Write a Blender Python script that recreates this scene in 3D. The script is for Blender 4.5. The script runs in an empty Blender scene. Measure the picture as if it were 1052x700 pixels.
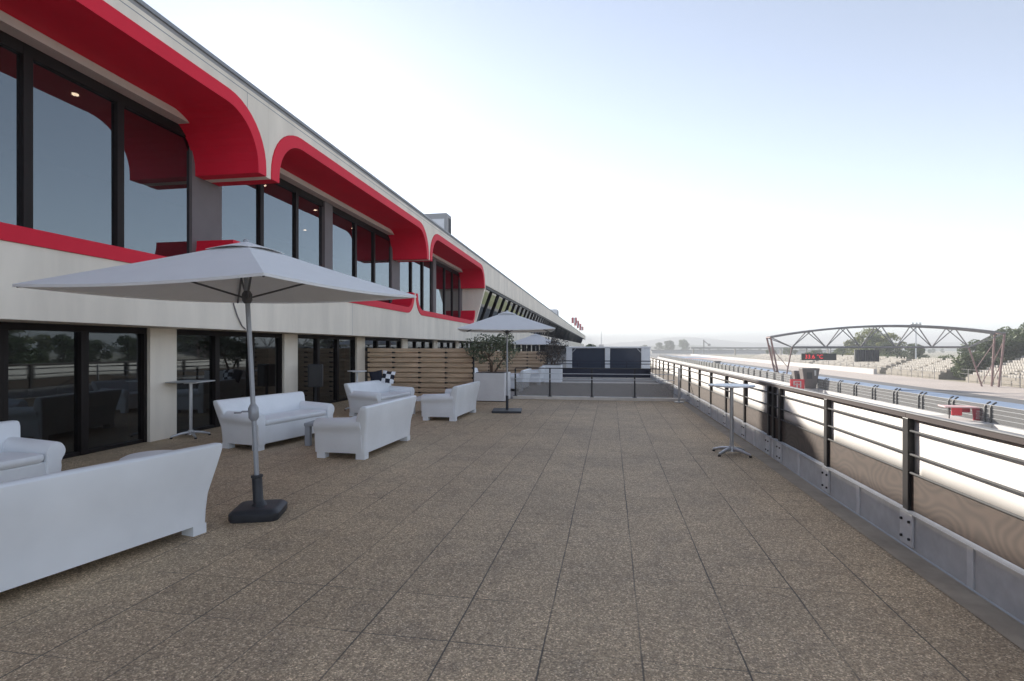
import bpy, bmesh, math, random
from mathutils import Vector, Matrix
random.seed(7)
S = bpy.context.scene
COL = S.collection
PI = math.pi
R = math.radians

# ------------------------------------------------------------------ camera, sky, sun, exposure
EYE = 1.6
YAW = math.atan(101.5 / 555.0)
cam_d = bpy.data.cameras.new('camera')
cam = bpy.data.objects.new('camera', cam_d); COL.objects.link(cam)
cam.location = (0, 0, EYE)
cam.rotation_euler = (PI / 2, 0, YAW)
cam_d.sensor_width = 36.0
cam_d.lens = 36.0 * 555.0 / 1052.0
cam_d.shift_y = 7.0 / 1052.0
cam_d.clip_start = 0.05
cam_d.clip_end = 20000
S.camera = cam

SUN_EL = R(20.3)
SUN_AZ = R(33.0)                      # from +Y (along the terrace) towards -X (behind the building)
world = bpy.data.worlds.new('World'); S.world = world
world.use_nodes = True
wn = world.node_tree.nodes; wl = world.node_tree.links
bg = wn['Background']
sky = wn.new('ShaderNodeTexSky'); sky.sky_type = 'NISHITA'
sky.sun_disc = False
sky.sun_elevation = SUN_EL
sky.sun_rotation = -SUN_AZ
sky.altitude = 300
sky.air_density = 0.7; sky.dust_density = 0.1; sky.ozone_density = 1.0
hs = wn.new('ShaderNodeHueSaturation'); hs.inputs['Saturation'].default_value = 0.55
wl.new(sky.outputs[0], hs.inputs['Color']); wl.new(hs.outputs[0], bg.inputs[0])
bg.inputs[1].default_value = 0.11

sun_d = bpy.data.lights.new('sun', 'SUN'); sun = bpy.data.objects.new('sun', sun_d); COL.objects.link(sun)
sun_d.energy = 4.6; sun_d.angle = R(0.53); sun_d.color = (1.0, 0.93, 0.83)
sdir = Vector((-math.sin(SUN_AZ) * math.cos(SUN_EL), math.cos(SUN_AZ) * math.cos(SUN_EL), math.sin(SUN_EL)))
sun.rotation_euler = sdir.to_track_quat('Z', 'Y').to_euler()

S.view_settings.view_transform = 'Standard'
S.view_settings.look = 'None'
S.view_settings.gamma = 1.0
S.view_settings.use_curve_mapping = False
S.view_settings.exposure = 1.36
S.render.engine = 'CYCLES'
S.cycles.max_bounces = 8
S.cycles.transparent_max_bounces = 24
S.cycles.caustics_reflective = False
S.cycles.caustics_refractive = False
S.cycles.sample_clamp_indirect = 6.0

# ------------------------------------------------------------------ helpers
def tag(o, label=None, cat=None, group=None, kind=None):
    if label: o['label'] = label
    if cat: o['category'] = cat
    if group: o['group'] = group
    if kind: o['kind'] = kind
    return o

def thing(name, label, cat, loc=(0, 0, 0), rz=0.0, group=None):
    o = bpy.data.objects.new(name, None); COL.objects.link(o)
    o.empty_display_size = 0.2
    o.location = loc; o.rotation_euler = (0, 0, rz)
    return tag(o, label, cat, group)

def dup(root, loc, rz=None, label=None, group=None):
    r = root.copy(); COL.objects.link(r); r.location = loc
    if rz is not None: r.rotation_euler = (0, 0, rz)
    if label: r['label'] = label
    if group: r['group'] = group
    for ch in list(root.children):
        c = ch.copy(); COL.objects.link(c); c.parent = r
        for g in list(ch.children):
            d = g.copy(); COL.objects.link(d); d.parent = c
    return r

class MB:
    def __init__(s): s.v = []; s.f = []
    def add(s, vs, fs):
        b = len(s.v); s.v += [tuple(v) for v in vs]; s.f += [tuple(i + b for i in f) for f in fs]; return s
    def box(s, x0, x1, y0, y1, z0, z1):
        vs = [(x0, y0, z0), (x1, y0, z0), (x1, y1, z0), (x0, y1, z0), (x0, y0, z1), (x1, y0, z1), (x1, y1, z1), (x0, y1, z1)]
        return s.add(vs, [(3, 2, 1, 0), (4, 5, 6, 7), (0, 1, 5, 4), (1, 2, 6, 5), (2, 3, 7, 6), (3, 0, 4, 7)])
    def quad(s, a, b, c, d): return s.add([a, b, c, d], [(0, 1, 2, 3)])
    def bar(s, p0, p1, w, h=None, up=(0, 0, 1)):
        h = h or w; p0 = Vector(p0); p1 = Vector(p1); d = (p1 - p0).normalized(); up = Vector(up)
        if abs(d.dot(up)) > 0.98: up = Vector((1, 0, 0))
        a = d.cross(up).normalized() * (w / 2); b = a.cross(d).normalized() * (h / 2)
        vs = [p + q for p in (p0, p1) for q in (-a - b, a - b, a + b, -a + b)]
        return s.add(vs, [(0, 1, 2, 3), (7, 6, 5, 4), (0, 4, 5, 1), (1, 5, 6, 2), (2, 6, 7, 3), (3, 7, 4, 0)])
    def tube(s, pts, r, n=8, caps=True):
        pts = [Vector(p) for p in pts]; m = len(pts)
        rs = r if isinstance(r, (list, tuple)) else [r] * m
        rings = []; prev = None
        for i, p in enumerate(pts):
            d = (pts[min(i + 1, m - 1)] - pts[max(i - 1, 0)]).normalized()
            if prev is None:
                u = Vector((0, 0, 1)) if abs(d.z) < 0.9 else Vector((1, 0, 0))
                a = d.cross(u).normalized()
            else:
                a = (prev - d * prev.dot(d)).normalized()
            prev = a; b = d.cross(a)
            rings.append([p + (a * math.cos(2 * PI * k / n) + b * math.sin(2 * PI * k / n)) * rs[i] for k in range(n)])
        return s.loft(rings, caps)
    def loft(s, rings, caps=True):
        n = len(rings[0]); vs = [v for r in rings for v in r]; fs = []
        for i in range(len(rings) - 1):
            for k in range(n):
                k2 = (k + 1) % n
                fs.append((i * n + k, i * n + k2, (i + 1) * n + k2, (i + 1) * n + k))
        if caps:
            fs.append(tuple(reversed(range(n)))); fs.append(tuple((len(rings) - 1) * n + k for k in range(n)))
        return s.add(vs, fs)
    def prism(s, poly, axis, a0, a1):
        def P(p, a):
            if axis == 'x': return (a, p[0], p[1])
            if axis == 'y': return (p[0], a, p[1])
            return (p[0], p[1], a)
        n = len(poly)
        vs = [P(p, a0) for p in poly] + [P(p, a1) for p in poly]
        fs = [tuple(range(n)), tuple(reversed(range(n, 2 * n)))]
        for k in range(n): fs.append((k, (k + 1) % n, n + (k + 1) % n, n + k))
        return s.add(vs, fs)
    def disc(s, c, r, z0, z1, n=32):
        poly = [(c[0] + r * math.cos(2 * PI * k / n), c[1] + r * math.sin(2 * PI * k / n)) for k in range(n)]
        return s.prism(poly, 'z', z0, z1)
    def build(s, name, mat, parent=None, smooth=False, ang=38, bevel=0.0, seg=2, recalc=True, subsurf=0):
        me = bpy.data.meshes.new(name)
        me.from_pydata(s.v, [], s.f); me.update()
        if recalc:
            bm = bmesh.new(); bm.from_mesh(me); bmesh.ops.recalc_face_normals(bm, faces=bm.faces[:]); bm.to_mesh(me); bm.free()
        me.materials.append(mat)
        if smooth:
            for p in me.polygons: p.use_smooth = True
            me.set_sharp_from_angle(angle=R(ang))
        o = bpy.data.objects.new(name, me); COL.objects.link(o)
        if parent is not None: o.parent = parent
        if bevel:
            b = o.modifiers.new('bevel', 'BEVEL'); b.width = bevel; b.segments = seg; b.limit_method = 'ANGLE'; b.angle_limit = R(40)
            b.harden_normals = False
        if subsurf:
            q = o.modifiers.new('sub', 'SUBSURF'); q.levels = subsurf; q.render_levels = subsurf
        return o

def rrect(hx, hy, r, n=5, cx=0, cy=0):
    out = []
    for (sx, sy, a0) in ((1, 1, 0), (-1, 1, 90), (-1, -1, 180), (1, -1, 270)):
        for k in range(n + 1):
            a = R(a0 + 90 * k / n)
            out.append((cx + sx * (hx - r) + r * math.cos(a), cy + sy * (hy - r) + r * math.sin(a)))
    return out

def text_mesh(body, size, thick=0.004):
    cu = bpy.data.curves.new('lettering', 'FONT'); cu.body = body; cu.size = size; cu.extrude = thick
    cu.align_x = 'CENTER'; cu.align_y = 'CENTER'
    t = bpy.data.objects.new('lettering', cu); COL.objects.link(t)
    bpy.context.view_layer.update()
    me = bpy.data.meshes.new_from_object(t.evaluated_get(bpy.context.evaluated_depsgraph_get()))
    bpy.data.objects.remove(t); bpy.data.curves.remove(cu)
    return me

# ------------------------------------------------------------------ materials
def mat(name, col, rough=0.6, var=0.12, scale=3.0, metal=0.0, bump=0.0, bscale=60.0, spec=0.5, var2=0.0, scale2=0.4, stretch=None, coat=0.0):
    m = bpy.data.materials.new(name); m.use_nodes = True
    N = m.node_tree.nodes; L = m.node_tree.links; b = N['Principled BSDF']
    b.inputs['Roughness'].default_value = rough; b.inputs['Metallic'].default_value = metal
    b.inputs['Specular IOR Level'].default_value = spec
    b.inputs['Coat Weight'].default_value = coat
    tc = N.new('ShaderNodeTexCoord'); mp = N.new('ShaderNodeMapping')
    if stretch: mp.inputs['Scale'].default_value = stretch
    L.new(tc.outputs['Object'], mp.inputs[0])
    n1 = N.new('ShaderNodeTexNoise'); n1.inputs['Scale'].default_value = scale; n1.inputs['Detail'].default_value = 6; n1.inputs['Roughness'].default_value = 0.65
    L.new(mp.outputs[0], n1.inputs['Vector'])
    mr = N.new('ShaderNodeMapRange'); mr.inputs[1].default_value = 0.3; mr.inputs[2].default_value = 0.7
    mr.inputs[3].default_value = 1 - var; mr.inputs[4].default_value = 1 + var
    L.new(n1.outputs[0], mr.inputs[0])
    fac = mr.outputs[0]
    if var2:
        n2 = N.new('ShaderNodeTexNoise'); n2.inputs['Scale'].default_value = scale2; n2.inputs['Detail'].default_value = 4
        L.new(mp.outputs[0], n2.inputs['Vector'])
        m2 = N.new('ShaderNodeMapRange'); m2.inputs[1].default_value = 0.35; m2.inputs[2].default_value = 0.65
        m2.inputs[3].default_value = 1 - var2; m2.inputs[4].default_value = 1 + var2
        L.new(n2.outputs[0], m2.inputs[0])
        mm = N.new('ShaderNodeMath'); mm.operation = 'MULTIPLY'; L.new(fac, mm.inputs[0]); L.new(m2.outputs[0], mm.inputs[1]); fac = mm.outputs[0]
    mx = N.new('ShaderNodeVectorMath'); mx.operation = 'SCALE'
    mx.inputs[0].default_value = col; L.new(fac, mx.inputs['Scale'])
    L.new(mx.outputs[0], b.inputs['Base Color'])
    if bump:
        n3 = N.new('ShaderNodeTexNoise'); n3.inputs['Scale'].default_value = bscale; n3.inputs['Detail'].default_value = 4
        L.new(mp.outputs[0], n3.inputs['Vector'])
        bp = N.new('ShaderNodeBump'); bp.inputs['Strength'].default_value = bump; bp.inputs['Distance'].default_value = 0.01
        L.new(n3.outputs[0], bp.inputs['Height']); L.new(bp.outputs[0], b.inputs['Normal'])
    return m

def mat_floor():
    m = bpy.data.materials.new('exposed_aggregate_tiles'); m.use_nodes = True
    N = m.node_tree.nodes; L = m.node_tree.links; b = N['Principled BSDF']
    tc = N.new('ShaderNodeTexCoord')
    # pebbles
    v1 = N.new('ShaderNodeTexVoronoi'); v1.inputs['Scale'].default_value = 130; L.new(tc.outputs['Object'], v1.inputs['Vector'])
    v2 = N.new('ShaderNodeTexVoronoi'); v2.inputs['Scale'].default_value = 80; L.new(tc.outputs['Object'], v2.inputs['Vector'])
    sx = N.new('ShaderNodeSeparateColor'); L.new(v1.outputs['Color'], sx.inputs[0])
    rp = N.new('ShaderNodeValToRGB'); e = rp.color_ramp.elements
    e[0].position = 0.0; e[0].color = (0.19, 0.15, 0.112, 1)
    e[1].position = 1.0; e[1].color = (0.62, 0.53, 0.40, 1)
    for p, c in ((0.35, (0.275, 0.218, 0.155, 1)), (0.62, (0.335, 0.268, 0.19, 1)), (0.86, (0.41, 0.335, 0.245, 1))):
        k = e.new(p); k.color = c
    L.new(sx.outputs[0], rp.inputs[0])
    sx2 = N.new('ShaderNodeSeparateColor'); L.new(v2.outputs['Color'], sx2.inputs[0])
    r2 = N.new('ShaderNodeValToRGB'); e2 = r2.color_ramp.elements
    e2[0].position = 0.1; e2[0].color = (0.78, 0.76, 0.75, 1); e2[1].position = 0.9; e2[1].color = (1.18, 1.16, 1.13, 1)
    L.new(sx2.outputs[1], r2.inputs[0])
    mul = N.new('ShaderNodeMix'); mul.data_type = 'RGBA'; mul.blend_type = 'MULTIPLY'; mul.inputs[0].default_value = 1
    L.new(rp.outputs[0], mul.inputs[6]); L.new(r2.outputs[0], mul.inputs[7])
    # large damp / worn variation
    nz = N.new('ShaderNodeTexNoise'); nz.inputs['Scale'].default_value = 0.55; nz.inputs['Detail'].default_value = 5; nz.inputs['Roughness'].default_value = 0.6
    L.new(tc.outputs['Object'], nz.inputs['Vector'])
    r3 = N.new('ShaderNodeValToRGB'); e3 = r3.color_ramp.elements
    e3[0].position = 0.3; e3[0].color = (0.84, 0.825, 0.81, 1); e3[1].position = 0.7; e3[1].color = (1.13, 1.09, 1.02, 1)
    L.new(nz.outputs[0], r3.inputs[0])
    mul2 = N.new('ShaderNodeMix'); mul2.data_type = 'RGBA'; mul2.blend_type = 'MULTIPLY'; mul2.inputs[0].default_value = 1
    L.new(mul.outputs[2], mul2.inputs[6]); L.new(r3.outputs[0], mul2.inputs[7])
    ns = N.new('ShaderNodeTexNoise'); ns.inputs['Scale'].default_value = 3.2; ns.inputs['Detail'].default_value = 7; ns.inputs['Roughness'].default_value = 0.7; ns.inputs['Distortion'].default_value = 0.6
    L.new(tc.outputs['Object'], ns.inputs['Vector'])
    r4 = N.new('ShaderNodeValToRGB'); e4 = r4.color_ramp.elements
    e4[0].position = 0.34; e4[0].color = (0.86, 0.86, 0.87, 1); e4[1].position = 0.5; e4[1].color = (1.03, 1.02, 1.0, 1)
    L.new(ns.outputs[0], r4.inputs[0])
    mul3 = N.new('ShaderNodeMix'); mul3.data_type = 'RGBA'; mul3.blend_type = 'MULTIPLY'; mul3.inputs[0].default_value = 1
    L.new(mul2.outputs[2], mul3.inputs[6]); L.new(r4.outputs[0], mul3.inputs[7]); mul2 = mul3
    # tile joints on a 0.51 m grid, wandering a little, fading in places
    T = 0.511
    wob = N.new('ShaderNodeTexNoise'); wob.inputs['Scale'].default_value = 1.3; wob.inputs['Detail'].default_value = 3
    L.new(tc.outputs['Object'], wob.inputs['Vector'])
    sc = N.new('ShaderNodeVectorMath'); sc.operation = 'MULTIPLY_ADD'
    sc.inputs[1].default_value = (0.016, 0.016, 0); L.new(wob.outputs['Color'], sc.inputs[0]); L.new(tc.outputs['Object'], sc.inputs[2])
    sep = N.new('ShaderNodeSeparateXYZ'); L.new(sc.outputs[0], sep.inputs[0])
    def mth(op, a, bb, c=None):
        q = N.new('ShaderNodeMath'); q.operation = op
        for i, x in enumerate((a, bb, c)):
            if x is None: continue
            if isinstance(x, (int, float)): q.inputs[i].default_value = x
            else: L.new(x, q.inputs[i])
        return q.outputs[0]
    def joint(out, off, w):
        u = mth('MULTIPLY', mth('ADD', out, off), 1 / T)
        fr = mth('FRACT', u, 0)
        d = mth('ABSOLUTE', mth('SUBTRACT', fr, 0.5), 0)          # 0.5 at the joint
        d = mth('SUBTRACT', 0.5, d)                                # 0 at the joint
        mr = N.new('ShaderNodeMapRange'); mr.interpolation_type = 'SMOOTHSTEP'
        mr.inputs[1].default_value = w * 0.35 / T; mr.inputs[2].default_value = w / T; mr.inputs[3].default_value = 1; mr.inputs[4].default_value = 0
        L.new(d, mr.inputs[0]); return mr.outputs[0], mth('FLOOR', u, 0)
    jx, ix = joint(sep.outputs[0], -0.165, 0.0065)
    jy, iy = joint(sep.outputs[1], -3.862, 0.0055)
    fn = N.new('ShaderNodeTexNoise'); fn.inputs['Scale'].default_value = 0.9; fn.inputs['Detail'].default_value = 4
    mpf = N.new('ShaderNodeMapping'); mpf.inputs['Location'].default_value = (7, 3, 0); L.new(tc.outputs['Object'], mpf.inputs[0]); L.new(mpf.outputs[0], fn.inputs['Vector'])
    fr1 = N.new('ShaderNodeMapRange'); fr1.inputs[1].default_value = 0.4; fr1.inputs[2].default_value = 0.62; fr1.inputs[3].default_value = 0.0; fr1.inputs[4].default_value = 0.85
    L.new(fn.outputs[0], fr1.inputs[0])
    fr2 = N.new('ShaderNodeMapRange'); fr2.inputs[1].default_value = 0.32; fr2.inputs[2].default_value = 0.55; fr2.inputs[3].default_value = 0.3; fr2.inputs[4].default_value = 0.95
    L.new(fn.outputs[0], fr2.inputs[0])
    jj = mth('MAXIMUM', mth('MULTIPLY', jx, fr2.outputs[0]), mth('MULTIPLY', jy, fr1.outputs[0]))
    # per tile tone
    cmb = N.new('ShaderNodeCombineXYZ'); L.new(ix, cmb.inputs[0]); L.new(iy, cmb.inputs[1])
    wn_ = N.new('ShaderNodeTexWhiteNoise'); wn_.noise_dimensions = '3D'; L.new(cmb.outputs[0], wn_.inputs['Vector'])
    tm = N.new('ShaderNodeMapRange'); tm.inputs[3].default_value = 1.34; tm.inputs[4].default_value = 1.5; L.new(wn_.outputs['Value'], tm.inputs[0])
    scl = N.new('ShaderNodeVectorMath'); scl.operation = 'SCALE'; L.new(mul2.outputs[2], scl.inputs[0]); L.new(tm.outputs[0], scl.inputs['Scale'])
    mj = N.new('ShaderNodeMix'); mj.data_type = 'RGBA'; L.new(jj, mj.inputs[0]); L.new(scl.outputs[0], mj.inputs[6]); mj.inputs[7].default_value = (0.10, 0.088, 0.075, 1)
    L.new(mj.outputs[2], b.inputs['Base Color'])
    b.inputs['Roughness'].default_value = 0.72; b.inputs['Specular IOR Level'].default_value = 0.35
    hb = mth('SUBTRACT', mth('MULTIPLY', v1.outputs['Distance'], -0.6), mth('MULTIPLY', jj, 1.2))
    bp = N.new('ShaderNodeBump'); bp.inputs['Strength'].default_value = 0.6; bp.inputs['Distance'].default_value = 0.006
    L.new(hb, bp.inputs['Height']); L.new(bp.outputs[0], b.inputs['Normal'])
    return m

def mat_glass(name, tint=(0.012, 0.012, 0.014), ior=1.75, clear=0.0):
    m = bpy.data.materials.new(name); m.use_nodes = True
    N = m.node_tree.nodes; L = m.node_tree.links; b = N['Principled BSDF']
    tc = N.new('ShaderNodeTexCoord'); nz = N.new('ShaderNodeTexNoise'); nz.inputs['Scale'].default_value = 0.7; nz.inputs['Detail'].default_value = 1
    L.new(tc.outputs['Object'], nz.inputs['Vector'])
    bp = N.new('ShaderNodeBump'); bp.inputs['Strength'].default_value = 0.045; bp.inputs['Distance'].default_value = 0.05
    L.new(nz.outputs[0], bp.inputs['Height'])
    n2 = N.new('ShaderNodeTexNoise'); n2.inputs['Scale'].default_value = 5; n2.inputs['Detail'].default_value = 6; L.new(tc.outputs['Object'], n2.inputs['Vector'])
    mr = N.new('ShaderNodeMapRange'); mr.inputs[1].default_value = 0.35; mr.inputs[2].default_value = 0.75; mr.inputs[3].default_value = 0.0; mr.inputs[4].default_value = 0.05
    L.new(n2.outputs[0], mr.inputs[0]); L.new(mr.outputs[0], b.inputs['Roughness'])
    b.inputs['Base Color'].default_value = (*tint, 1)
    b.inputs['IOR'].default_value = ior
    b.inputs['Specular Tint'].default_value = (0.80, 0.93, 1.0, 1)
    L.new(bp.outputs[0], b.inputs['Normal'])
    if clear:
        tr = N.new('ShaderNodeBsdfTransparent'); tr.inputs[0].default_value = (0.55, 0.5, 0.47, 1)
        mx = N.new('ShaderNodeMixShader'); mx.inputs[0].default_value = clear
        L.new(b.outputs[0], mx.inputs[1]); L.new(tr.outputs[0], mx.inputs[2])
        L.new(mx.outputs[0], N['Material Output'].inputs[0])
    return m

def mat_mesh(name, col, open_, moire=False):
    m = bpy.data.materials.new(name); m.use_nodes = True
    N = m.node_tree.nodes; L = m.node_tree.links; b = N['Principled BSDF']
    b.inputs['Base Color'].default_value = (*col, 1); b.inputs['Roughness'].default_value = 0.7; b.inputs['Metallic'].default_value = 0.0
    tr = N.new('ShaderNodeBsdfTransparent'); mx = N.new('ShaderNodeMixShader'); mx.inputs[0].default_value = open_
    if moire:
        tc = N.new('ShaderNodeTexCoord')
        acc = None
        mp = N.new('ShaderNodeMapping'); mp.inputs['Scale'].default_value = (0.0, 1.0, 1.55); L.new(tc.outputs['Object'], mp.inputs[0])
        nz = N.new('ShaderNodeTexNoise'); nz.inputs['Scale'].default_value = 2.1; nz.inputs['Detail'].default_value = 0; L.new(mp.outputs[0], nz.inputs['Vector'])
        ml = N.new('ShaderNodeMath'); ml.operation = 'MULTIPLY'; ml.inputs[1].default_value = 70; L.new(nz.outputs[0], ml.inputs[0])
        sn = N.new('ShaderNodeMath'); sn.operation = 'SINE'; L.new(ml.outputs[0], sn.inputs[0])
        mr = N.new('ShaderNodeMapRange'); mr.inputs[1].default_value = -1; mr.inputs[2].default_value = 1
        mr.inputs[3].default_value = 0.80; mr.inputs[4].default_value = 1.2
        L.new(sn.outputs[0], mr.inputs[0])
        sc = N.new('ShaderNodeVectorMath'); sc.operation = 'SCALE'; sc.inputs[0].default_value = col
        L.new(mr.outputs[0], sc.inputs['Scale']); L.new(sc.outputs[0], b.inputs['Base Color'])
    L.new(b.outputs[0], mx.inputs[1]); L.new(tr.outputs[0], mx.inputs[2]); L.new(mx.outputs[0], N['Material Output'].inputs[0])
    return m

def mat_leaf(name, c0, c1, trans=0.25):
    m = bpy.data.materials.new(name); m.use_nodes = True
    N = m.node_tree.nodes; L = m.node_tree.links; b = N['Principled BSDF']
    g = N.new('ShaderNodeNewGeometry'); oi = N.new('ShaderNodeObjectInfo')
    rp = N.new('ShaderNodeValToRGB'); rp.color_ramp.elements[0].color = (*c0, 1); rp.color_ramp.elements[1].color = (*c1, 1)
    L.new(g.outputs['Random Per Island'], rp.inputs[0])
    ms = N.new('ShaderNodeMapRange'); ms.inputs[3].default_value = 0.8; ms.inputs[4].default_value = 1.2; L.new(oi.outputs['Random'], ms.inputs[0])
    sc = N.new('ShaderNodeVectorMath'); sc.operation = 'SCALE'; L.new(rp.outputs[0], sc.inputs[0]); L.new(ms.outputs[0], sc.inputs['Scale'])
    L.new(sc.outputs[0], b.inputs['Base Color']); b.inputs['Roughness'].default_value = 0.6
    tl = N.new('ShaderNodeBsdfTranslucent'); L.new(sc.outputs[0], tl.inputs[0])
    mx = N.new('ShaderNodeMixShader'); mx.inputs[0].default_value = trans
    L.new(b.outputs[0], mx.inputs[1]); L.new(tl.outputs[0], mx.inputs[2]); L.new(mx.outputs[0], N['Material Output'].inputs[0])
    return m

def mat_emit(name, col, st):
    m = bpy.data.materials.new(name); m.use_nodes = True
    b = m.node_tree.nodes['Principled BSDF']; b.inputs['Base Color'].default_value = (0.02, 0.0, 0.0, 1)
    b.inputs['Emission Color'].default_value = (*col, 1); b.inputs['Emission Strength'].default_value = st
    return m

def mat_checker(name, a, bcol, scale):
    m = mat(name, a, 0.85)
    N = m.node_tree.nodes; L = m.node_tree.links; b = N['Principled BSDF']
    tc = N.new('ShaderNodeTexCoord'); ck = N.new('ShaderNodeTexChecker'); ck.inputs['Scale'].default_value = scale
    ck.inputs[1].default_value = (*a, 1); ck.inputs[2].default_value = (*bcol, 1)
    mp = N.new('ShaderNodeMapping'); mp.inputs['Scale'].default_value = (1, 0, 1); mp.inputs['Location'].default_value = (0.05, 0.001, 0.05)
    L.new(tc.outputs['Object'], mp.inputs[0]); L.new(mp.outputs[0], ck.inputs[0]); L.new(ck.outputs[0], b.inputs['Base Color'])
    return m

M = {}
M['floor'] = mat_floor()
M['gutter'] = mat('smooth_concrete_edge', (0.37, 0.305, 0.235), 0.8, 0.18, 4, bump=0.2, bscale=90)
M['terrace2'] = mat('grey_membrane', (0.26, 0.24, 0.22), 0.8, 0.12, 1.2)
M['pale_strip'] = mat('pale_concrete_strip', (0.66, 0.61, 0.55), 0.8, 0.1, 3)
M['cream'] = mat('cream_rendered_concrete', (0.84, 0.775, 0.67), 0.75, 0.05, 2.2, bump=0.06, bscale=120, var2=0.055, scale2=1.1, stretch=(1, 1, 0.22))
M['soffit'] = mat('pale_soffit', (0.6, 0.57, 0.52), 0.8, 0.05)
M['red'] = mat('red_painted_lining', (0.74, 0.018, 0.048), 0.6, 0.05, 1.5, var2=0.04, spec=0.25)
M['coping'] = mat('grey_metal_coping', (0.3, 0.31, 0.32), 0.5, 0.1, 4, metal=0.5)
M['frame'] = mat('dark_bronze_frame', (0.016, 0.012, 0.011), 0.5, 0.15, 6, spec=0.2)
M['column'] = mat('grey_column', (0.17, 0.155, 0.16), 0.7, 0.07, 3)
M['glass_up'] = mat_glass('tinted_upper_glass', (0.012, 0.008, 0.008), 2.9, 0.07)
M['glass_lo'] = mat_glass('tinted_door_glass', (0.01, 0.008, 0.007), 2.0, 0.12)
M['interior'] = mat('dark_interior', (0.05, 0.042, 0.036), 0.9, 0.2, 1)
M['plastic'] = mat('white_moulded_plastic', (0.82, 0.85, 0.88), 0.42, 0.035, 3, var2=0.03, scale2=1.2, bump=0.02, bscale=200)
M['fabric'] = mat('white_canopy_fabric', (0.88, 0.89, 0.90), 0.85, 0.03, 5, bump=0.08, bscale=9)
fm = M['fabric'].node_tree; pb_ = fm.nodes['Principled BSDF']
tl_ = fm.nodes.new('ShaderNodeBsdfTranslucent'); tl_.inputs[0].default_value = (0.8, 0.78, 0.74, 1)
mx_ = fm.nodes.new('ShaderNodeMixShader'); mx_.inputs[0].default_value = 0.18
fm.links.new(pb_.outputs[0], mx_.inputs[1]); fm.links.new(tl_.outputs[0], mx_.inputs[2]); fm.links.new(mx_.outputs[0], fm.nodes['Material Output'].inputs[0])
M['bannerwhite'] = mat('white_banner_cloth', (0.78, 0.76, 0.74), 0.8, 0.03, 4)
M['alu'] = mat('brushed_aluminium', (0.55, 0.56, 0.58), 0.38, 0.08, 8, metal=0.7)
M['polegrey'] = mat('grey_umbrella_pole', (0.33, 0.345, 0.375), 0.4, 0.08, 6, metal=0.3)
M['ribgrey'] = mat('dark_grey_rib', (0.09, 0.09, 0.095), 0.5, 0.1, 6)
M['rubber'] = mat('dark_weighted_base', (0.028, 0.03, 0.036), 0.5, 0.2, 9, bump=0.15, bscale=140)
M['steel'] = mat('black_steel', (0.013, 0.011, 0.012), 0.45, 0.2, 7)
M['darkrail'] = mat('dark_red_brown_rail', (0.05, 0.035, 0.035), 0.5, 0.1)
M['darkgrey'] = mat('dark_grey_steel', (0.05, 0.05, 0.052), 0.6, 0.1)
M['capgrey'] = mat('weathered_grey_cap', (0.2, 0.2, 0.205), 0.6, 0.12, 6, spec=0.3)
M['railgrey'] = mat('dull_grey_rail', (0.10, 0.10, 0.103), 0.75, 0.1, 8, spec=0.1)
M['galv'] = mat('galvanised_steel', (0.56, 0.57, 0.59), 0.5, 0.1, 9, metal=0.15, var2=0.08, scale2=1.5)
M['bracket'] = mat('pale_steel_bracket', (0.7, 0.71, 0.73), 0.5, 0.08, 9, metal=0.1)
M['mesh'] = mat_mesh('perforated_infill', (0.066, 0.045, 0.035), 0.12, True)
M['mesh2'] = mat_mesh('grey_perforated_infill', (0.3, 0.28, 0.26), 0.5)
M['fencemesh'] = mat_mesh('debris_fence_wire', (0.1, 0.1, 0.102), 0.35)
M['wood'] = mat('larch_boards', (0.6, 0.45, 0.31), 0.7, 0.22, 2.0, stretch=(1, 8, 14), var2=0.15, scale2=1.5)
M['tablewhite'] = mat('white_laminate', (0.72, 0.74, 0.76), 0.35, 0.03)
M['tablegrey'] = mat('grey_plastic_table', (0.36, 0.385, 0.42), 0.5, 0.06)
M['navy'] = mat('navy_panel', (0.028, 0.036, 0.06), 0.55, 0.12, 2)
M['banner'] = mat('navy_banner', (0.02, 0.022, 0.04), 0.6, 0.12, 2)
M['whitepaint'] = mat('white_painted_metal', (0.74, 0.75, 0.77), 0.5, 0.04)
M['bark'] = mat('bark', (0.12, 0.085, 0.06), 0.9, 0.3, 14)
M['olive'] = mat_leaf('olive_leaves', (0.08, 0.1, 0.055), (0.2, 0.23, 0.15), 0.15)
M['drybush'] = mat_leaf('purplish_leaves', (0.075, 0.07, 0.06), (0.2, 0.17, 0.15), 0.15)
M['leaf1'] = mat_leaf('pine_leaves', (0.05, 0.08, 0.022), (0.13, 0.165, 0.05))
M['leaf2'] = mat_leaf('yellow_green_leaves', (0.09, 0.11, 0.02), (0.21, 0.22, 0.05))
M['leaf3'] = mat_leaf('dark_green_leaves', (0.04, 0.065, 0.022), (0.095, 0.13, 0.045))
M['soil'] = mat('soil', (0.07, 0.05, 0.04), 0.95, 0.3, 20)
M['concrete_lane'] = mat('pale_pit_lane_concrete', (0.6, 0.56, 0.52), 0.85, 0.07, 0.8, var2=0.07, scale2=0.08)
M['asphalt'] = mat('race_asphalt', (0.12, 0.12, 0.125), 0.85, 0.1, 2, var2=0.1, scale2=0.05)
M['blue'] = mat('blue_runoff_paint', (0.2, 0.27, 0.39), 0.7, 0.1, 1, var2=0.1, scale2=0.1)
M['redpaint'] = mat('red_runoff_paint', (0.5, 0.2, 0.2), 0.7, 0.1, 1)
M['runoff'] = mat('pale_runoff', (0.46, 0.40, 0.36), 0.85, 0.06, 0.6, var2=0.06, scale2=0.06)
M['dryland'] = mat('dry_ground', (0.27, 0.245, 0.17), 0.95, 0.15, 0.3, var2=0.2, scale2=0.02)
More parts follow.
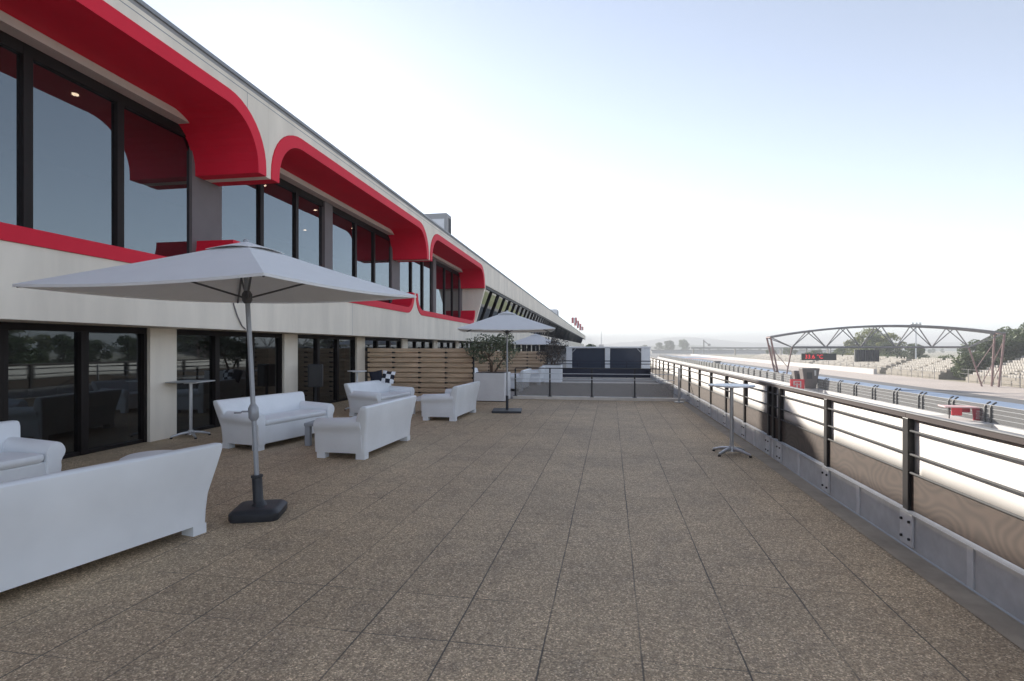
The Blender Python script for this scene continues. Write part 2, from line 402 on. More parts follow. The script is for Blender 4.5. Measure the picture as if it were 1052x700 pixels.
M['grass'] = mat('dry_grass', (0.24, 0.25, 0.09), 0.95, 0.2, 1.0, var2=0.15, scale2=0.05)
M['wallwhite'] = mat('white_barrier', (0.5, 0.485, 0.47), 0.8, 0.06, 1.5)
M['truss'] = mat('rusty_red_truss', (0.23, 0.14, 0.13), 0.6, 0.15, 2)
M['trussgrey'] = mat('grey_truss', (0.2, 0.19, 0.19), 0.6, 0.12, 2)
M['black'] = mat('black_casing', (0.014, 0.014, 0.016), 0.5, 0.1)
M['led'] = mat_emit('red_led', (1.0, 0.03, 0.045), 0.5)
M['spot'] = mat_emit('ceiling_spot_lamp', (1.0, 0.85, 0.65), 9.0)
M['strip'] = mat_emit('strip_lamp', (1.0, 0.72, 0.45), 1.6)
M['lens'] = mat('dark_lamp_lens', (0.05, 0.045, 0.06), 0.2, 0.1)
M['redsign'] = mat('red_sign', (0.6, 0.02, 0.035), 0.5, 0.06)
M['darkred'] = mat('dark_red_panel', (0.33, 0.015, 0.04), 0.5, 0.06)
M['pinkroof'] = mat('faded_red_roof', (0.62, 0.4, 0.4), 0.6, 0.08)
M['hut'] = mat('brown_grey_cabin', (0.11, 0.095, 0.09), 0.6, 0.1)
M['seat'] = mat('pale_seat', (0.37, 0.345, 0.31), 0.7, 0.4, 1.6)
M['standcon'] = mat('stand_concrete', (0.26, 0.235, 0.2), 0.85, 0.15, 1)
M['hill'] = mat('hazy_wooded_hill', (0.07, 0.09, 0.07), 0.95, 0.2, 0.01)
M['flagblue'] = mat('pale_blue_banner', (0.42, 0.5, 0.62), 0.8, 0.3, 7)
M['flagred'] = mat('red_flag', (0.5, 0.1, 0.12), 0.8, 0.1)
M['flagwhite'] = mat('white_flag', (0.7, 0.68, 0.68), 0.8, 0.1)
M['speaker'] = mat('black_speaker', (0.02, 0.021, 0.025), 0.6, 0.1)
M['checker'] = mat_checker('black_white_check', (0.012, 0.014, 0.025), (0.78, 0.8, 0.83), 8.5)
M['darkcloth'] = mat('dark_cloth', (0.014, 0.016, 0.028), 0.85, 0.15)
M['greywall'] = mat('grey_cladding', (0.36, 0.36, 0.37), 0.7, 0.06, 1)

# ------------------------------------------------------------------ ground, pit lane, track
ZG = -4.5
def sheet(name, x0, x1, y0, y1, z, m):
    o = MB().quad((x0, y0, z), (x1, y0, z), (x1, y1, z), (x0, y1, z)).build(name, m); tag(o, kind='structure'); return o
sheet('ground', -3500, 3500, -1500, 3500, ZG - 0.012, M['dryland'])
sheet('pit_lane', 2.0, 24.3, -60, 420, ZG + 0.0, M['concrete_lane'])
sheet('race_track', 25.6, 47, -60, 480, ZG - 0.004, M['asphalt'])
sheet('blue_runoff', 39.2, 43.3, -60, 440, ZG + 0.0, M['blue'])
sheet('pale_runoff', 47, 61, -60, 470, ZG - 0.004, M['runoff'])
sheet('pit_exit_road', 8, 24.0, 215, 418, ZG + 0.004, M['asphalt'])
sheet('grass', 5, 24.0, 122, 215, ZG + 0.004, M['grass'])
sheet('blue_paint_patch', 40, 75, 330, 372, ZG + 0.004, M['blue'])
sheet('red_paint_patch', 30, 70, 300, 312, ZG + 0.008, M['redpaint'])
sheet('far_track', -60, 200, 480, 540, ZG - 0.004, M['asphalt'])

# ------------------------------------------------------------------ terrace
TX1 = 2.42
o2 = MB().box(-30, -7.0, 132, 234, ZG, -0.03).build('terrace_base', M['greywall']); tag(o2, kind='structure')
o = MB().box(-26, TX1 - 0.0, -32, 132, ZG, -0.03).build('terrace_base', M['greywall']); tag(o, kind='structure')
sheet('terrace_floor', -9.2, 2.3, -32, 16.55, 0.0, M['floor'])
es = sheet('terrace_edge_strip', -0.20, 0.0, -34, 16.0, 0.004, M['gutter'])
es.location = (2.378, 0, 0.0); es.rotation_euler = (0, 0, R(0.7))
sheet('terrace_roof_floor', -10.5, 2.3, 16.95, 131, 0.0, M['terrace2'])
sheet('pale_floor_strip', -3.6, 2.2, 24.0, 25.0, 0.004, M['pale_strip'])
sheet('pale_floor_path', -3.6, 2.2, 28.0, 28.9, 0.004, M['pale_strip'])

# ------------------------------------------------------------------ the pit building
XU, XL, XG = -6.45, -7.0, -7.8
ZT, ZF = 6.27, 4.84
B0, BW = 9.33, 9.85
BEND = B0 + 2 * BW            # 28.11
BROT = R(1.08)
BPX, BPY = -6.45, 9.3
bld = thing('pit_building', 'long cream grandstand building with red lined window bays along the left of the terrace', 'building',
            (BPX - (BPX * math.cos(BROT) - BPY * math.sin(BROT)), BPY - (BPX * math.sin(BROT) + BPY * math.cos(BROT)), 0), BROT)
def on_building(x, y, z):
    c, s = math.cos(BROT), math.sin(BROT)
    return (bld.location.x + x * c - y * s, bld.location.y + x * s + y * c, z)

def arch(y0, y1, zb, zt, r, n=10):
    out = [(y0, zb)]
    for k in range(n + 1):
        a = PI - k * (PI / 2) / n; out.append((y0 + r + r * math.cos(a), zt - r + r * math.sin(a)))
    for k in range(n + 1):
        a = PI / 2 - k * (PI / 2) / n; out.append((y1 - r + r * math.cos(a), zt - r + r * math.sin(a)))
    out.append((y1, zb)); return out
def flip(pl, z): return [(y, 2 * z - q) for y, q in pl]

bays = [B0 - BW * 3 + k * BW for k in range(5)]
KW = BW / 9.39      # starts: -18.8 ... 18.7
for b0 in bays:
    b1 = b0 + BW
    ou = arch(b0 + 0.09, b1 - 0.09, ZF, 6.02, 1.05)
    hole = arch(b0 + 0.087, b1 - 0.087, ZF, 6.023, 1.05)
    inn = arch(b0 + 0.33, b1 - 0.33, ZF, 5.79, 0.85)
    poly = [(b0 + 0.002, ZT)] + [(b0 + 0.002, ZF)] + hole + [(b1 - 0.002, ZF), (b1 - 0.002, ZT)]
    fp = MB().prism(poly, 'x', XG + 0.02, XU).build('fascia_panel', M['cream'], bld)
    ring = ou + inn[::-1]
    MB().prism(ring, 'x', XG + 0.03, XU + 0.025).build('arch_lining', M['red'], fp)
    jm = MB().box(XU - 0.002, XU + 0.0015, b0 + 0.003, b1 - 0.003, ZT - 0.085, ZT - 0.072)
    jm.build('panel_joint', M['coping'], fp)
    MB().box(XU - 0.002, XU + 0.0015, b1 - 0.62, b1 - 0.612, 5.90, ZT - 0.086).build('panel_joint', M['coping'], fp)
    MB().box(XU - 0.002, XU + 0.0015, b0 + 4.9, b0 + 4.908, 6.03, ZT - 0.086).build('panel_joint', M['coping'], fp)
    MB().box(XG - 0.15, XG + 0.28, b0 + 0.45, b1 - 0.45, 5.66, 5.785).build('lintel_beam', M['soffit'], fp)
    # lower band with its shallow U opening
    ZB, ZH = 1.93, 3.62
    ou = [(y, 2.84 + (6.02 - z)) for y, z in arch(b0 + 0.09, b1 - 0.09, 6.02 - (ZH - 2.84), 6.02, 0.74)]
    hole = [(y, 2.837 + (6.02 - z)) for y, z in arch(b0 + 0.087, b1 - 0.087, 6.02 - (ZH - 2.837), 6.02, 0.743)]
    inn = [(y, 3.04 + (6.02 - z)) for y, z in arch(b0 + 0.29, b1 - 0.29, 6.02 - (ZH - 3.04), 6.02, 0.55)]
    poly = [(b0 + 0.002, ZB), (b0 + 0.002, ZH)] + hole + [(b1 - 0.002, ZH), (b1 - 0.002, ZB)]
    sp = MB().prism(poly, 'x', XG + 0.02, XL).build('sill_panel', M['cream'], bld)
    MB().prism(ou + inn[::-1], 'x', XG + 0.03, XL + 0.025).build('sill_lining', M['red'], sp)
    MB().box(XL - 0.002, XL + 0.0015, b0 + 4.7, b0 + 4.708, 1.935, 2.835).build('panel_joint', M['coping'], sp)
    # windows of this bay
    edges = [0.40, 1.65 * KW, 3.02 * KW, 4.28 * KW]; edges2 = [4.70 * KW, 6.2 * KW, 7.55 * KW, BW - 0.41]
    for es in (edges, edges2):
        for k in range(3):
            a, c = b0 + es[k], b0 + es[k + 1]
            t1, t2 = random.uniform(-0.004, 0.004), random.uniform(-0.004, 0.004)
            w = MB().quad((XG + t1, a, 2.86), (XG - t1, c, 2.86), (XG - t1 + t2, c, 5.66), (XG + t1 + t2, a, 5.66)).build('window', M['glass_up'], bld, recalc=False)
            fr = MB().box(XG - 0.02, XG + 0.05, a - 0.0, c, 5.5, 5.66)
            if k < 2: fr.box(XG - 0.04, XG + 0.055, c - 0.062, c + 0.062, 2.8, 5.655)
            fr.build('frame', M['frame'], w)
    MB().box(XG - 0.1, XG + 0.09, b0 + 4.28 * KW, b0 + 4.70 * KW, 2.8, 5.655).build('column', M['column'], bld)
    MB().box(XG - 0.1, XG + 0.06, b1 - 0.41, b1 + 0.40, 2.8, 5.655).build('column', M['column'], bld)

# roof and coping
MB().box(-26, XU + 0.0, -30, 232, ZT + 0.002, ZT + 0.06).build('roof', M['greywall'], bld)
MB().box(XU - 0.25, XU + 0.035, -30, 232, ZT + 0.06, ZT + 0.12).build('coping', M['coping'], bld)
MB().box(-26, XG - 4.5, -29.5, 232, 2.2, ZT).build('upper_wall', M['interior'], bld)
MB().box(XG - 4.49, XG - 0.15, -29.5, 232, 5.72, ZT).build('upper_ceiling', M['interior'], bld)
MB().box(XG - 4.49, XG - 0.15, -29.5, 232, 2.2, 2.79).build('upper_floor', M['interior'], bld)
for yy in (1.2, 3.4, 5.6, 7.4, 9.9, 12.4, 14.9, 17.4):
    for xx in (-8.6, -10.4):
        MB().disc((xx, yy), 0.05, 5.70, 5.7195, 12).build('ceiling_spot', M['spot'], bld)
for yy in (0.2, 4.1, 8.0, 11.9):
    MB().box(-9.6, -9.45, yy - 0.75, yy + 0.75, 1.935, 1.9495).build('ceiling_strip_light', M['strip'], bld)
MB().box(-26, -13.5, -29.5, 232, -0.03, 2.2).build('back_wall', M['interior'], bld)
# end wall of the bays, its front edge raked
MB().prism([(XG - 0.1, 1.95), (XL + 0.01, 1.95), (XL + 0.01, 3.02), (XU - 0.02, 4.86), (XU - 0.02, 5.2), (XG - 0.1, 5.2)], 'y', BEND + 0.005, BEND + 0.25).build('end_wall', M['cream'], bld)
# raked glazing beyond the bays
YE = 232
MB().box(XG - 0.4, XU, BEND + 0.002, YE, 5.06, ZT).build('fascia', M['cream'], bld)
MB().box(XG, XL, BEND + 0.002, YE, 1.93, 3.02).build('lower_band', M['cream'], bld)
MB().box(XU - 0.35, XU - 0.05, BEND + 0.25, YE, 4.9, 5.055).build('head_rail', M['frame'], bld)
y = BEND + 0.3; k = 0
while y < YE - 1 and k < 78:
    y2 = y + 2.25; t = random.uniform(-0.012, 0.012)
    g = MB().quad((XL - 0.35, y, 3.0), (XL - 0.35 + t, y2, 3.0), (XU - 0.16 + t, y2, 4.95), (XU - 0.16, y, 4.95)).build('raked_window', M['glass_up'], bld, recalc=False)
    MB().bar((XL - 0.30, y, 3.0), (XU - 0.10, y, 4.95), 0.11, 0.09).build('mullion', M['frame'], g)
    y = y2; k += 1
# ground floor: soffit lining, pillars, glazed doors with dark frames
pil = [8.19 + 3.93 * i for i in range(-9, 16)]
for p in pil:
    MB().box(XG - 0.3, XG + 0.12, p - 0.29, p + 0.29, 0.0, 1.925).build('pillar', M['cream'], bld)
for i in range(len(pil) - 1):
    a, c = pil[i] + 0.293, pil[i + 1] - 0.293
    n = 3 if i % 2 else 3
    w_ = (c - a) / 3
    for q in range(3):
        u, v = a + q * w_, a + (q + 1) * w_
        t = random.uniform(-0.005, 0.005)
        g = MB().quad((XG + t, u, 0.05), (XG - t, v, 0.05), (XG - t, v, 1.83), (XG + t, u, 1.83)).build('glass_door', M['glass_lo'], bld, recalc=False)
        fr = MB().box(XG - 0.04, XG + 0.06, u, v, 1.83, 1.925).box(XG - 0.04, XG + 0.05, u + 0.05, v - 0.05, 0.004, 0.06)
        fr.box(XG - 0.05, XG + 0.065, u, u + 0.06, 0.004, 1.829).box(XG - 0.05, XG + 0.065, v - 0.06, v - 0.002, 0.004, 1.829)
        fr.build('door_frame', M['frame'], g)
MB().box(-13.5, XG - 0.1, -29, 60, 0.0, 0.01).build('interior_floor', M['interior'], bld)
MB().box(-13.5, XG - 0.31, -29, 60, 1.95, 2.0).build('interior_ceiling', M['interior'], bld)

# things on the roof
rb = thing('roof_plant_box', 'pale grey ventilation box standing on the roof edge above the third red bay', 'roof unit', on_building(-7.25, 22.9, ZT + 0.06))
MB().box(-0.5, 0.5, -0.36, 0.36, 0, 1.1).build('casing', M['greywall'], rb, bevel=0.006)
MB().box(-0.4, 0.4, -0.375, -0.362, 0.2, 0.85).build('access_panel', M['whitepaint'], rb)
MB().box(0.502, 0.515, -0.05, 0.3, 0.1, 0.95).build('louvre', M['frame'], rb)
rb2 = thing('roof_plant_box', 'small pale box far along the roof edge before the flags', 'roof unit', on_building(-7.6, 84, ZT + 0.06))
MB().box(-0.9, 0.9, -1.6, 1.6, 0, 1.1).build('casing', M['whitepaint'], rb2, bevel=0.02)
MB().box(0.902, 0.915, -1.0, 1.0, 0.2, 0.9).build('louvre', M['greywall'], rb2)
FL = [(134, 'tall red and white flag, nearest of the row on the far roof', 2.7), (148, 'red and white flag on the far roof, second from the near end', 2.6), (165, 'red and white flag on the far roof, second from the far end', 2.5), (186, 'smallest and farthest red and white flag on the far roof', 2.4)]
for yy, lb, hh in FL:
    f = thing('roof_flag', lb, 'flag', on_building(-7.2, yy, ZT + 0.06), 0, 'flags at the far end of the roof')
    MB().tube([(0, 0, 0), (0, 0, hh)], 0.035).build('flagpole', M['steel'], f)
    rings = []
    for j in range(7):
        s_ = j / 6; rings.append([(0.05 + 1.3 * s_, 0.12 * math.sin(5 * s_), z_) for z_ in (0.45 * hh, 0.98 * hh)])
    w = MB(); 
    for j in range(6): w.quad(rings[j][0], rings[j + 1][0], rings[j + 1][1], rings[j][1])
    fl = w.build('flag_cloth', M['flagwhite'], f)
    w = MB()
    for j in (0, 1, 4, 5): 
        for dy in (-0.012, 0.012):
            w.quad(*[(p[0], p[1] + dy, p[2]) for p in (rings[j][0], rings[j + 1][0], rings[j + 1][1], rings[j][1])])
    w.build('red_stripe', M['flagred'], fl)
cb = MB().tube([(XL + 0.012, 9.05, 2.72), (XL + 0.015, 9.07, 2.4), (XL + 0.02, 9.16, 2.2), (XL + 0.015, 9.3, 2.02), (XL + 0.012, 9.42, 1.95)], 0.012, 6).build('hanging_cable', M['column'], smooth=True)
cb.location = (bld.location.x, bld.location.y, 0); cb.rotation_euler = (0, 0, BROT)
tag(cb, 'thin grey cable dangling down the cream band behind the near parasol', 'cable')

# ------------------------------------------------------------------ white sofas
def sofa_parts(root, L=1.85):
    hx = L / 2
    # seat base: front apron and deck
    MB().prism(rrect(hx - 0.10, 0.33, 0.03, 3, 0, -0.04), 'z', 0.085, 0.37).build('seat_base', M['plastic'], root, bevel=0.015)
    s = MB(); rings = []
    for z, q in ((0.372, 0.0), (0.395, 0.035), (0.43, 0.045), (0.455, 0.03), (0.463, -0.02), (0.466, -0.12)):
        rings.append([(x, y, z) for x, y in rrect(hx - 0.21 + q * 0.3, 0.27 + q * 0.6, 0.07, 5, 0, -0.10)])
    s.loft(rings); s.build('seat_cushion', M['plastic'], root, smooth=True)
    # arms: rolled top, waisted outer wall
    for sx in (-1, 1):
        prof = [(hx - 0.20, 0.085), (hx - 0.20, 0.44)]
        cxr, czr, rr = hx - 0.105, 0.475, 0.098
        for k in range(0, 15):
            a = R(200 - k * 17.5); prof.append((cxr + rr * math.cos(a), czr + rr * math.sin(a)))
        prof += [(hx - 0.055, 0.36), (hx - 0.052, 0.30), (hx - 0.062, 0.2), (hx - 0.075, 0.085)]
        rings = []
        for y, q in ((-0.40, 0.85), (-0.395, 0.94), (-0.375, 1.0), (0.1, 1.0), (0.33, 1.0)):
            cx_, cz_ = hx - 0.11, 0.32
            dz = 0.03 * max(0, (y + 0.375) / 0.7)
            rings.append([(sx * (cx_ + (x - cx_) * q), y, cz_ + (z - cz_) * (q if z > cz_ else 1) + (dz if z > 0.36 else 0)) for x, z in prof])
        MB().loft(rings).build('arm', M['plastic'], root, smooth=True, bevel=0)
    # backrest: leaning, flaring out at the top and the ends
    rings = []
    for z, w, yc, t in ((0.085, hx - 0.075, 0.30, 0.075), (0.2, hx - 0.072, 0.30, 0.08), (0.34, hx - 0.06, 0.305, 0.085), (0.46, hx - 0.035, 0.325, 0.09), (0.58, hx - 0.005, 0.352, 0.085), (0.70, hx + 0.025, 0.385, 0.07), (0.745, hx + 0.03, 0.398, 0.058), (0.76, hx + 0.022, 0.402, 0.042), (0.765, hx + 0.0, 0.403, 0.02)):
        rings.append([(x, y + 0.0, z) for x, y in rrect(w, t, min(0.03, t * 0.6), 4, 0, yc)])
    b = MB().loft(rings).build('backrest', M['plastic'], root, smooth=True)
    for sx in (-1, 1):
        for y0, y1 in ((-0.373, -0.25), (0.235, 0.3735)):
            xs = sorted((sx * (hx - 0.20), sx * (hx - 0.0765)))
            MB().prism([(xs[0], y0), (xs[1], y0), (xs[1], y1), (xs[0], y1)], 'z', 0.0, 0.0848).build('foot', M['plastic'], root)

sofa = thing('sofa', 'white plastic sofa seen from behind in the near left foreground', 'sofa', (-3.86, 3.33, 0), R(-90 - 11.5 + 0), 'white lounge sofas on the terrace')
sofa_parts(sofa)
# local -Y is the front. Facing -X means rotating front (0,-1) to (-1,0): rz = -90
FACE_L = R(-90); FACE_R = R(90)
sofa.rotation_euler[2] = FACE_L - R(11)
sofa.location = (-3.97, 3.36, 0)
G = 'white lounge sofas on the terrace'
dup(sofa, (-6.38, 4.10, 0), FACE_R - R(4), 'white plastic sofa cut by the left edge, only arm and seat in view', G)
dup(sofa, (-5.56, 8.38, 0), FACE_R - R(10), 'white plastic sofa behind the near parasol pole, facing the grey side table', G)
dup(sofa, (-3.80, 8.03, 0), FACE_L - R(1), 'white plastic sofa seen from behind, right of the small grey side table', G)
sofa_e = dup(sofa, (-5.50, 12.45, 0), FACE_R - R(7), 'white plastic sofa with checked cushion in front of the near wooden screen', G)
dup(sofa, (-3.66, 12.12, 0), FACE_L - R(1), 'white plastic sofa with its back turned beside the tree planter', G)
dup(sofa, (-3.55, 20.3, 0), FACE_L, 'white sofa beyond the cross railing, behind the nearer olive planter', G)
dup(sofa, (-5.05, 20.6, 0), FACE_R, 'white sofa beyond the cross railing, half hidden by the nearer olive planter', G)
dup(sofa, (-3.35, 23.8, 0), FACE_L, 'farthest white sofa beyond the cross railing, beside the farther planter', G)

# ------------------------------------------------------------------ cushions
def cushion(name, m, loc, rot, s, label):
    w = MB(); rings = []; n = 9
    grid = [[None] * n for _ in range(n)]
    top = []; 
    for sg in (1, -1):
        g = []
        for i in range(n):
            for j in range(n):
                u, v = -1 + 2 * i / (n - 1), -1 + 2 * j / (n - 1)
                h = 0.32 * ((1 - u ** 4) * (1 - v ** 4)) ** 0.6
                pin = 1 - 0.09 * (1 - abs(u * v)) * (max(abs(u), abs(v)) ** 3)
                g.append((u * s * pin, sg * h * s, v * s * pin))
        fs = []
        for i in range(n - 1):
            for j in range(n - 1):
                fs.append((i * n + j, (i + 1) * n + j, (i + 1) * n + j + 1, i * n + j + 1))
        w.add(g, fs)
    o = w.build(name, m, smooth=True)
    o.location = loc; o.rotation_euler = rot
    tag(o, label, 'cushion'); return o
cushion('cushion', M['checker'], (-5.6, 13.02, 0.84), (R(-14), R(8), R(10)), 0.165, 'black and white checked cushion propped on the sofa before the wooden screen')
cushion('cushion', M['darkcloth'], (-5.9, 12.97, 0.84), (R(-14), R(-10), R(20)), 0.165, 'plain dark cushion just left of the checked cushion')

# ------------------------------------------------------------------ low tables
t = thing('side_table', 'small grey plastic side table between two facing white sofas', 'table', (-4.66, 8.28, 0), R(4))
MB().prism(rrect(0.27, 0.25, 0.04, 4), 'z', 0.32, 0.37).build('tabletop', M['tablegrey'], t, bevel=0.01)
for sx in (-1, 1):
    for sy in (-1, 1):
        MB().prism(rrect(0.045, 0.045, 0.015, 2, sx * 0.21, sy * 0.19), 'z', 0.0, 0.3195).build('leg', M['tablegrey'], t)
t = thing('low_table', 'low white table between the two farther white sofas', 'table', (-4.45, 12.7, 0))
MB().prism(rrect(0.3, 0.42, 0.05, 4), 'z', 0.31, 0.37).build('tabletop', M['tablewhite'], t, bevel=0.01)
for sx in (-1, 1):
    for sy in (-1, 1):
        MB().prism(rrect(0.045, 0.045, 0.015, 2, sx * 0.23, sy * 0.34), 'z', 0.0, 0.3095).build('leg', M['tablewhite'], t)
t = thing('low_table', 'round topped white low table showing over the back of the nearest sofa', 'table', (-5.02, 5.2, 0))
rings = []
for z, r_ in ((0.30, 0.27), (0.315, 0.30), (0.35, 0.315), (0.385, 0.30), (0.41, 0.25), (0.425, 0.15), (0.43, 0.04)):
    rings.append([(r_ * math.cos(2 * PI * k / 32), r_ * math.sin(2 * PI * k / 32), z) for k in range(32)])
MB().loft(rings).build('tabletop', M['plastic'], t, smooth=True)
MB().disc((0, 0), 0.2, 0.0, 0.2995).build('pedestal', M['plastic'], t)

# ------------------------------------------------------------------ high bar tables
def bar_table(loc, h, r, mt, mp, label, square=False, rz=0):
    t = thing('bar_table', label, 'table', loc, rz, 'high standing tables on the terrace')
    s = MB()
    if square: s.prism(rrect(r, r, 0.03, 3), 'z', h - 0.02, h)
    else: s.disc((0, 0), r, h - 0.022, h, 40)
    s.build('tabletop', mt, t, bevel=0.004)
    MB().tube([(0, 0, 0.09), (0, 0, h - 0.045)], 0.027, 14).build('column', mp, t, smooth=True)
    MB().disc((0, 0), 0.11, h - 0.044, h - 0.0225, 20).build('top_plate', mp, t)
    hubm = MB().tube([(0, 0, 0.045), (0, 0, 0.125)], [0.055, 0.04], 16).build('hub', mp, t, smooth=True)
    for k in range(4):
        a = k * PI / 2 + PI / 4
        d = Vector((math.cos(a), math.sin(a), 0))
        lg = MB().tube([d * 0.04 + Vector((0, 0, 0.085)), d * 0.16 + Vector((0, 0, 0.07)), d * 0.31 + Vector((0, 0, 0.032))], [0.03, 0.025, 0.018], 8).build('leg', mp, t, smooth=True)
        MB().disc((d.x * 0.305, d.y * 0.305), 0.022, 0.0, 0.02, 10).build('glide', M['steel'], lg)
    return t
bar_table((1.78, 8.55, 0), 1.04, 0.33, M['tablewhite'], M['alu'], 'white topped bar table with silver four star foot beside the right railing')
bar_table((-7.38, 8.46, 0), 1.0, 0.29, M['alu'], M['alu'], 'silver bar table in front of the broad cream pillar', True, R(10))
bar_table((-6.42, 12.95, 0), 1.0, 0.24, M['tablewhite'], M['whitepaint'], 'slim white bar table near the left end of the near wooden screen')

# black speaker against the second pillar
t = thing('speaker_cabinet', 'tall black loudspeaker on a stand before the second pillar', 'speaker', (-7.2, 12.3, 0), R(25))
MB().box(-0.17, 0.17, -0.15, 0.15, 0.62, 1.18).build('cabinet', M['speaker'], t, bevel=0.02)
MB().box(-0.14, 0.14, -0.163, -0.152, 0.66, 1.14).build('grille', M['steel'], t)
MB().tube([(0, 0, 0.03), (0, 0, 0.6195)], 0.03, 10).build('pole', M['speaker'], t)
MB().box(-0.2, 0.2, -0.2, 0.2, 0.0, 0.03).build('base_plate', M['speaker'], t)

# ------------------------------------------------------------------ parasols
def parasol(loc, rz, half, zc, rise, label, lean=(0, 0), tilt=(0, 0), base='block', crank=True):
    t = thing('parasol', label, 'parasol', loc, 0, 'white square parasols on the terrace')
    lx, ly = lean
    topz = zc + rise
    def ax(z): return Vector((lx * z / topz, ly * z / topz, z))
    if base == 'block':
        rings = [[(x, y, z) for x, y in rrect(0.22 * q, 0.22 * q, 0.07, 5)] for z, q in ((0.0, 0.96), (0.02, 1.0), (0.07, 1.0), (0.095, 0.9), (0.105, 0.75))]
        b = MB().loft(rings).build('base', M['rubber'], t, smooth=True, bevel=0); b.rotation_euler = (0, 0, R(20))
        MB().tube([(0, 0, 0.10), (0, 0, 0.13), ax(0.15), ax(0.36), ax(0.365), ax(0.385)], [0.075, 0.05, 0.046, 0.046, 0.054, 0.054], 16).build('base_tube', M['rubber'], t, smooth=True)
    else:
        b = MB().box(-0.36, 0.36, -0.36, 0.36, 0.0, 0.05).build('base', M['rubber'], t, bevel=0.01); b.rotation_euler = (0, 0, R(8))
        MB().tube([(0, 0, 0.05), ax(0.4)], 0.035, 12).build('base_tube', M['rubber'], t, smooth=True)
    MB().tube([ax(0.3), ax(topz - 0.03)], 0.022, 14).build('pole', M['polegrey'], t, smooth=True)
    if crank:
        c = MB().tube([ax(0.90), ax(0.93), ax(1.02), ax(1.06)], [0.026, 0.046, 0.046, 0.026], 14).build('crank_housing', M['polegrey'], t, smooth=True)
        p = ax(0.99)
        MB().tube([p + Vector((-0.03, -0.02, 0)), p + Vector((-0.09, -0.04, 0)), p + Vector((-0.10, -0.045, -0.01)), p + Vector((-0.16, -0.06, -0.012))], 0.009, 6).build('crank_handle', M['polegrey'], c, smooth=True)
    # canopy frame of reference
    C = ax(zc)
    def P(x, y, z):
        c, s = math.cos(rz), math.sin(rz)
        X, Y = x * c - y * s, x * s + y * c
        return C + Vector((X - tilt[0] * z, Y - tilt[1] * z, z + tilt[0] * X + tilt[1] * Y))
    def hgt(u, v):            # pyramid with slightly concave gores and sagging edges
        m = max(abs(u), abs(v)); k = min(abs(u), abs(v)) / m if m > 1e-6 else 1
        sag = 0.05 * (1 - k * k) * m * m
        return rise * (1 - m) * (1 - 0.05 * m) - sag * 0.6
    n = 24; g = []; fs = []
    for i in range(n + 1):
        for j in range(n + 1):
            u, v = -1 + 2 * i / n, -1 + 2 * j / n
            g.append(P(u * half, v * half, hgt(u, v)))
    for i in range(n):
        for j in range(n):
            a_, b_, c_, d_ = i * (n + 1) + j, (i + 1) * (n + 1) + j, (i + 1) * (n + 1) + j + 1, i * (n + 1) + j + 1
            if (i < n / 2) == (j < n / 2): fs += [(a_, b_, c_), (a_, c_, d_)]
            else: fs += [(a_, b_, d_), (b_, c_, d_)]
    cn = MB().add(g, fs).build('canopy', M['fabric'], t, recalc=False)
    for p in cn.data.polygons: p.use_smooth = False
    sol = cn.modifiers.new('thick', 'SOLIDIFY'); sol.thickness = 0.004; sol.offset = 0
    # hem round the edge
    hm = MB()
    ed = [(-1 + 2 * k / n, -1) for k in range(n)] + [(1, -1 + 2 * k / n) for k in range(n)] + [(1 - 2 * k / n, 1) for k in range(n)] + [(-1, 1 - 2 * k / n) for k in range(n)]
    for k in range(len(ed)):
        a, b_ = ed[k], ed[(k + 1) % len(ed)]
        za, zb = hgt(*a), hgt(*b_)
        hm.quad(P(a[0] * half, a[1] * half, za - 0.02), P(b_[0] * half, b_[1] * half, zb - 0.02), P(b_[0] * half, b_[1] * half, zb + 0.001), P(a[0] * half, a[1] * half, za + 0.001))
    hem = hm.build('hem', M['fabric'], cn, recalc=False)
    # vent flap: a smaller pyramid above
    vs = 0.2; g = []; fs = []; n2 = 8
    for i in range(n2 + 1):
        for j in range(n2 + 1):
            u, v = -1 + 2 * i / n2, -1 + 2 * j / n2
            m = max(abs(u), abs(v)); k = min(abs(u), abs(v)) / m if m > 1e-6 else 1
            g.append(P(u * half * vs, v * half * vs, hgt(u * vs, v * vs) + 0.012 + 0.02 * m * (1 - k * k)))
    for i in range(n2):
        for j in range(n2):
            a_, b_, c_, d_ = i * (n2 + 1) + j, (i + 1) * (n2 + 1) + j, (i + 1) * (n2 + 1) + j + 1, i * (n2 + 1) + j + 1
            if (i < n2 / 2) == (j < n2 / 2): fs += [(a_, b_, c_), (a_, c_, d_)]
            else: fs += [(a_, b_, d_), (b_, c_, d_)]
    vt = MB().add(g, fs).build('vent_flap', M['fabric'], cn, recalc=False)
    sol = vt.modifiers.new('thick', 'SOLIDIFY'); sol.thickness = 0.004; sol.offset = 0
    MB().tube([P(0, 0, rise + 0.0), P(0, 0, rise + 0.025), P(0, 0, rise + 0.035)], [0.03, 0.026, 0.012], 10).build('finial', M['polegrey'], t, smooth=True)
    h0 = P(0, 0, 0.02)
    MB().tube([P(0, 0, -0.12), P(0, 0, -0.09), P(0, 0, -0.03), P(0, 0, 0.0)], [0.028, 0.046, 0.046, 0.028], 12).build('hub', M['ribgrey'], t, smooth=True)
    dirs = [(1, 1), (-1, 1), (-1, -1), (1, -1)]
    for u, v in dirs:
        pts = [P(u * half * q, v * half * q, hgt(u * q, v * q) - 0.025) for q in (0.03, 0.35, 0.7, 0.985)]
        rb_ = MB().tube(pts, 0.011, 6).build('rib', M['ribgrey'], t)
        MB().tube([P(u * 0.03, v * 0.03, -0.06), P(u * half * 0.5, v * half * 0.5, hgt(u * 0.5, v * 0.5) - 0.03)], 0.010, 6).build('strut', M['ribgrey'], rb_)
    return t
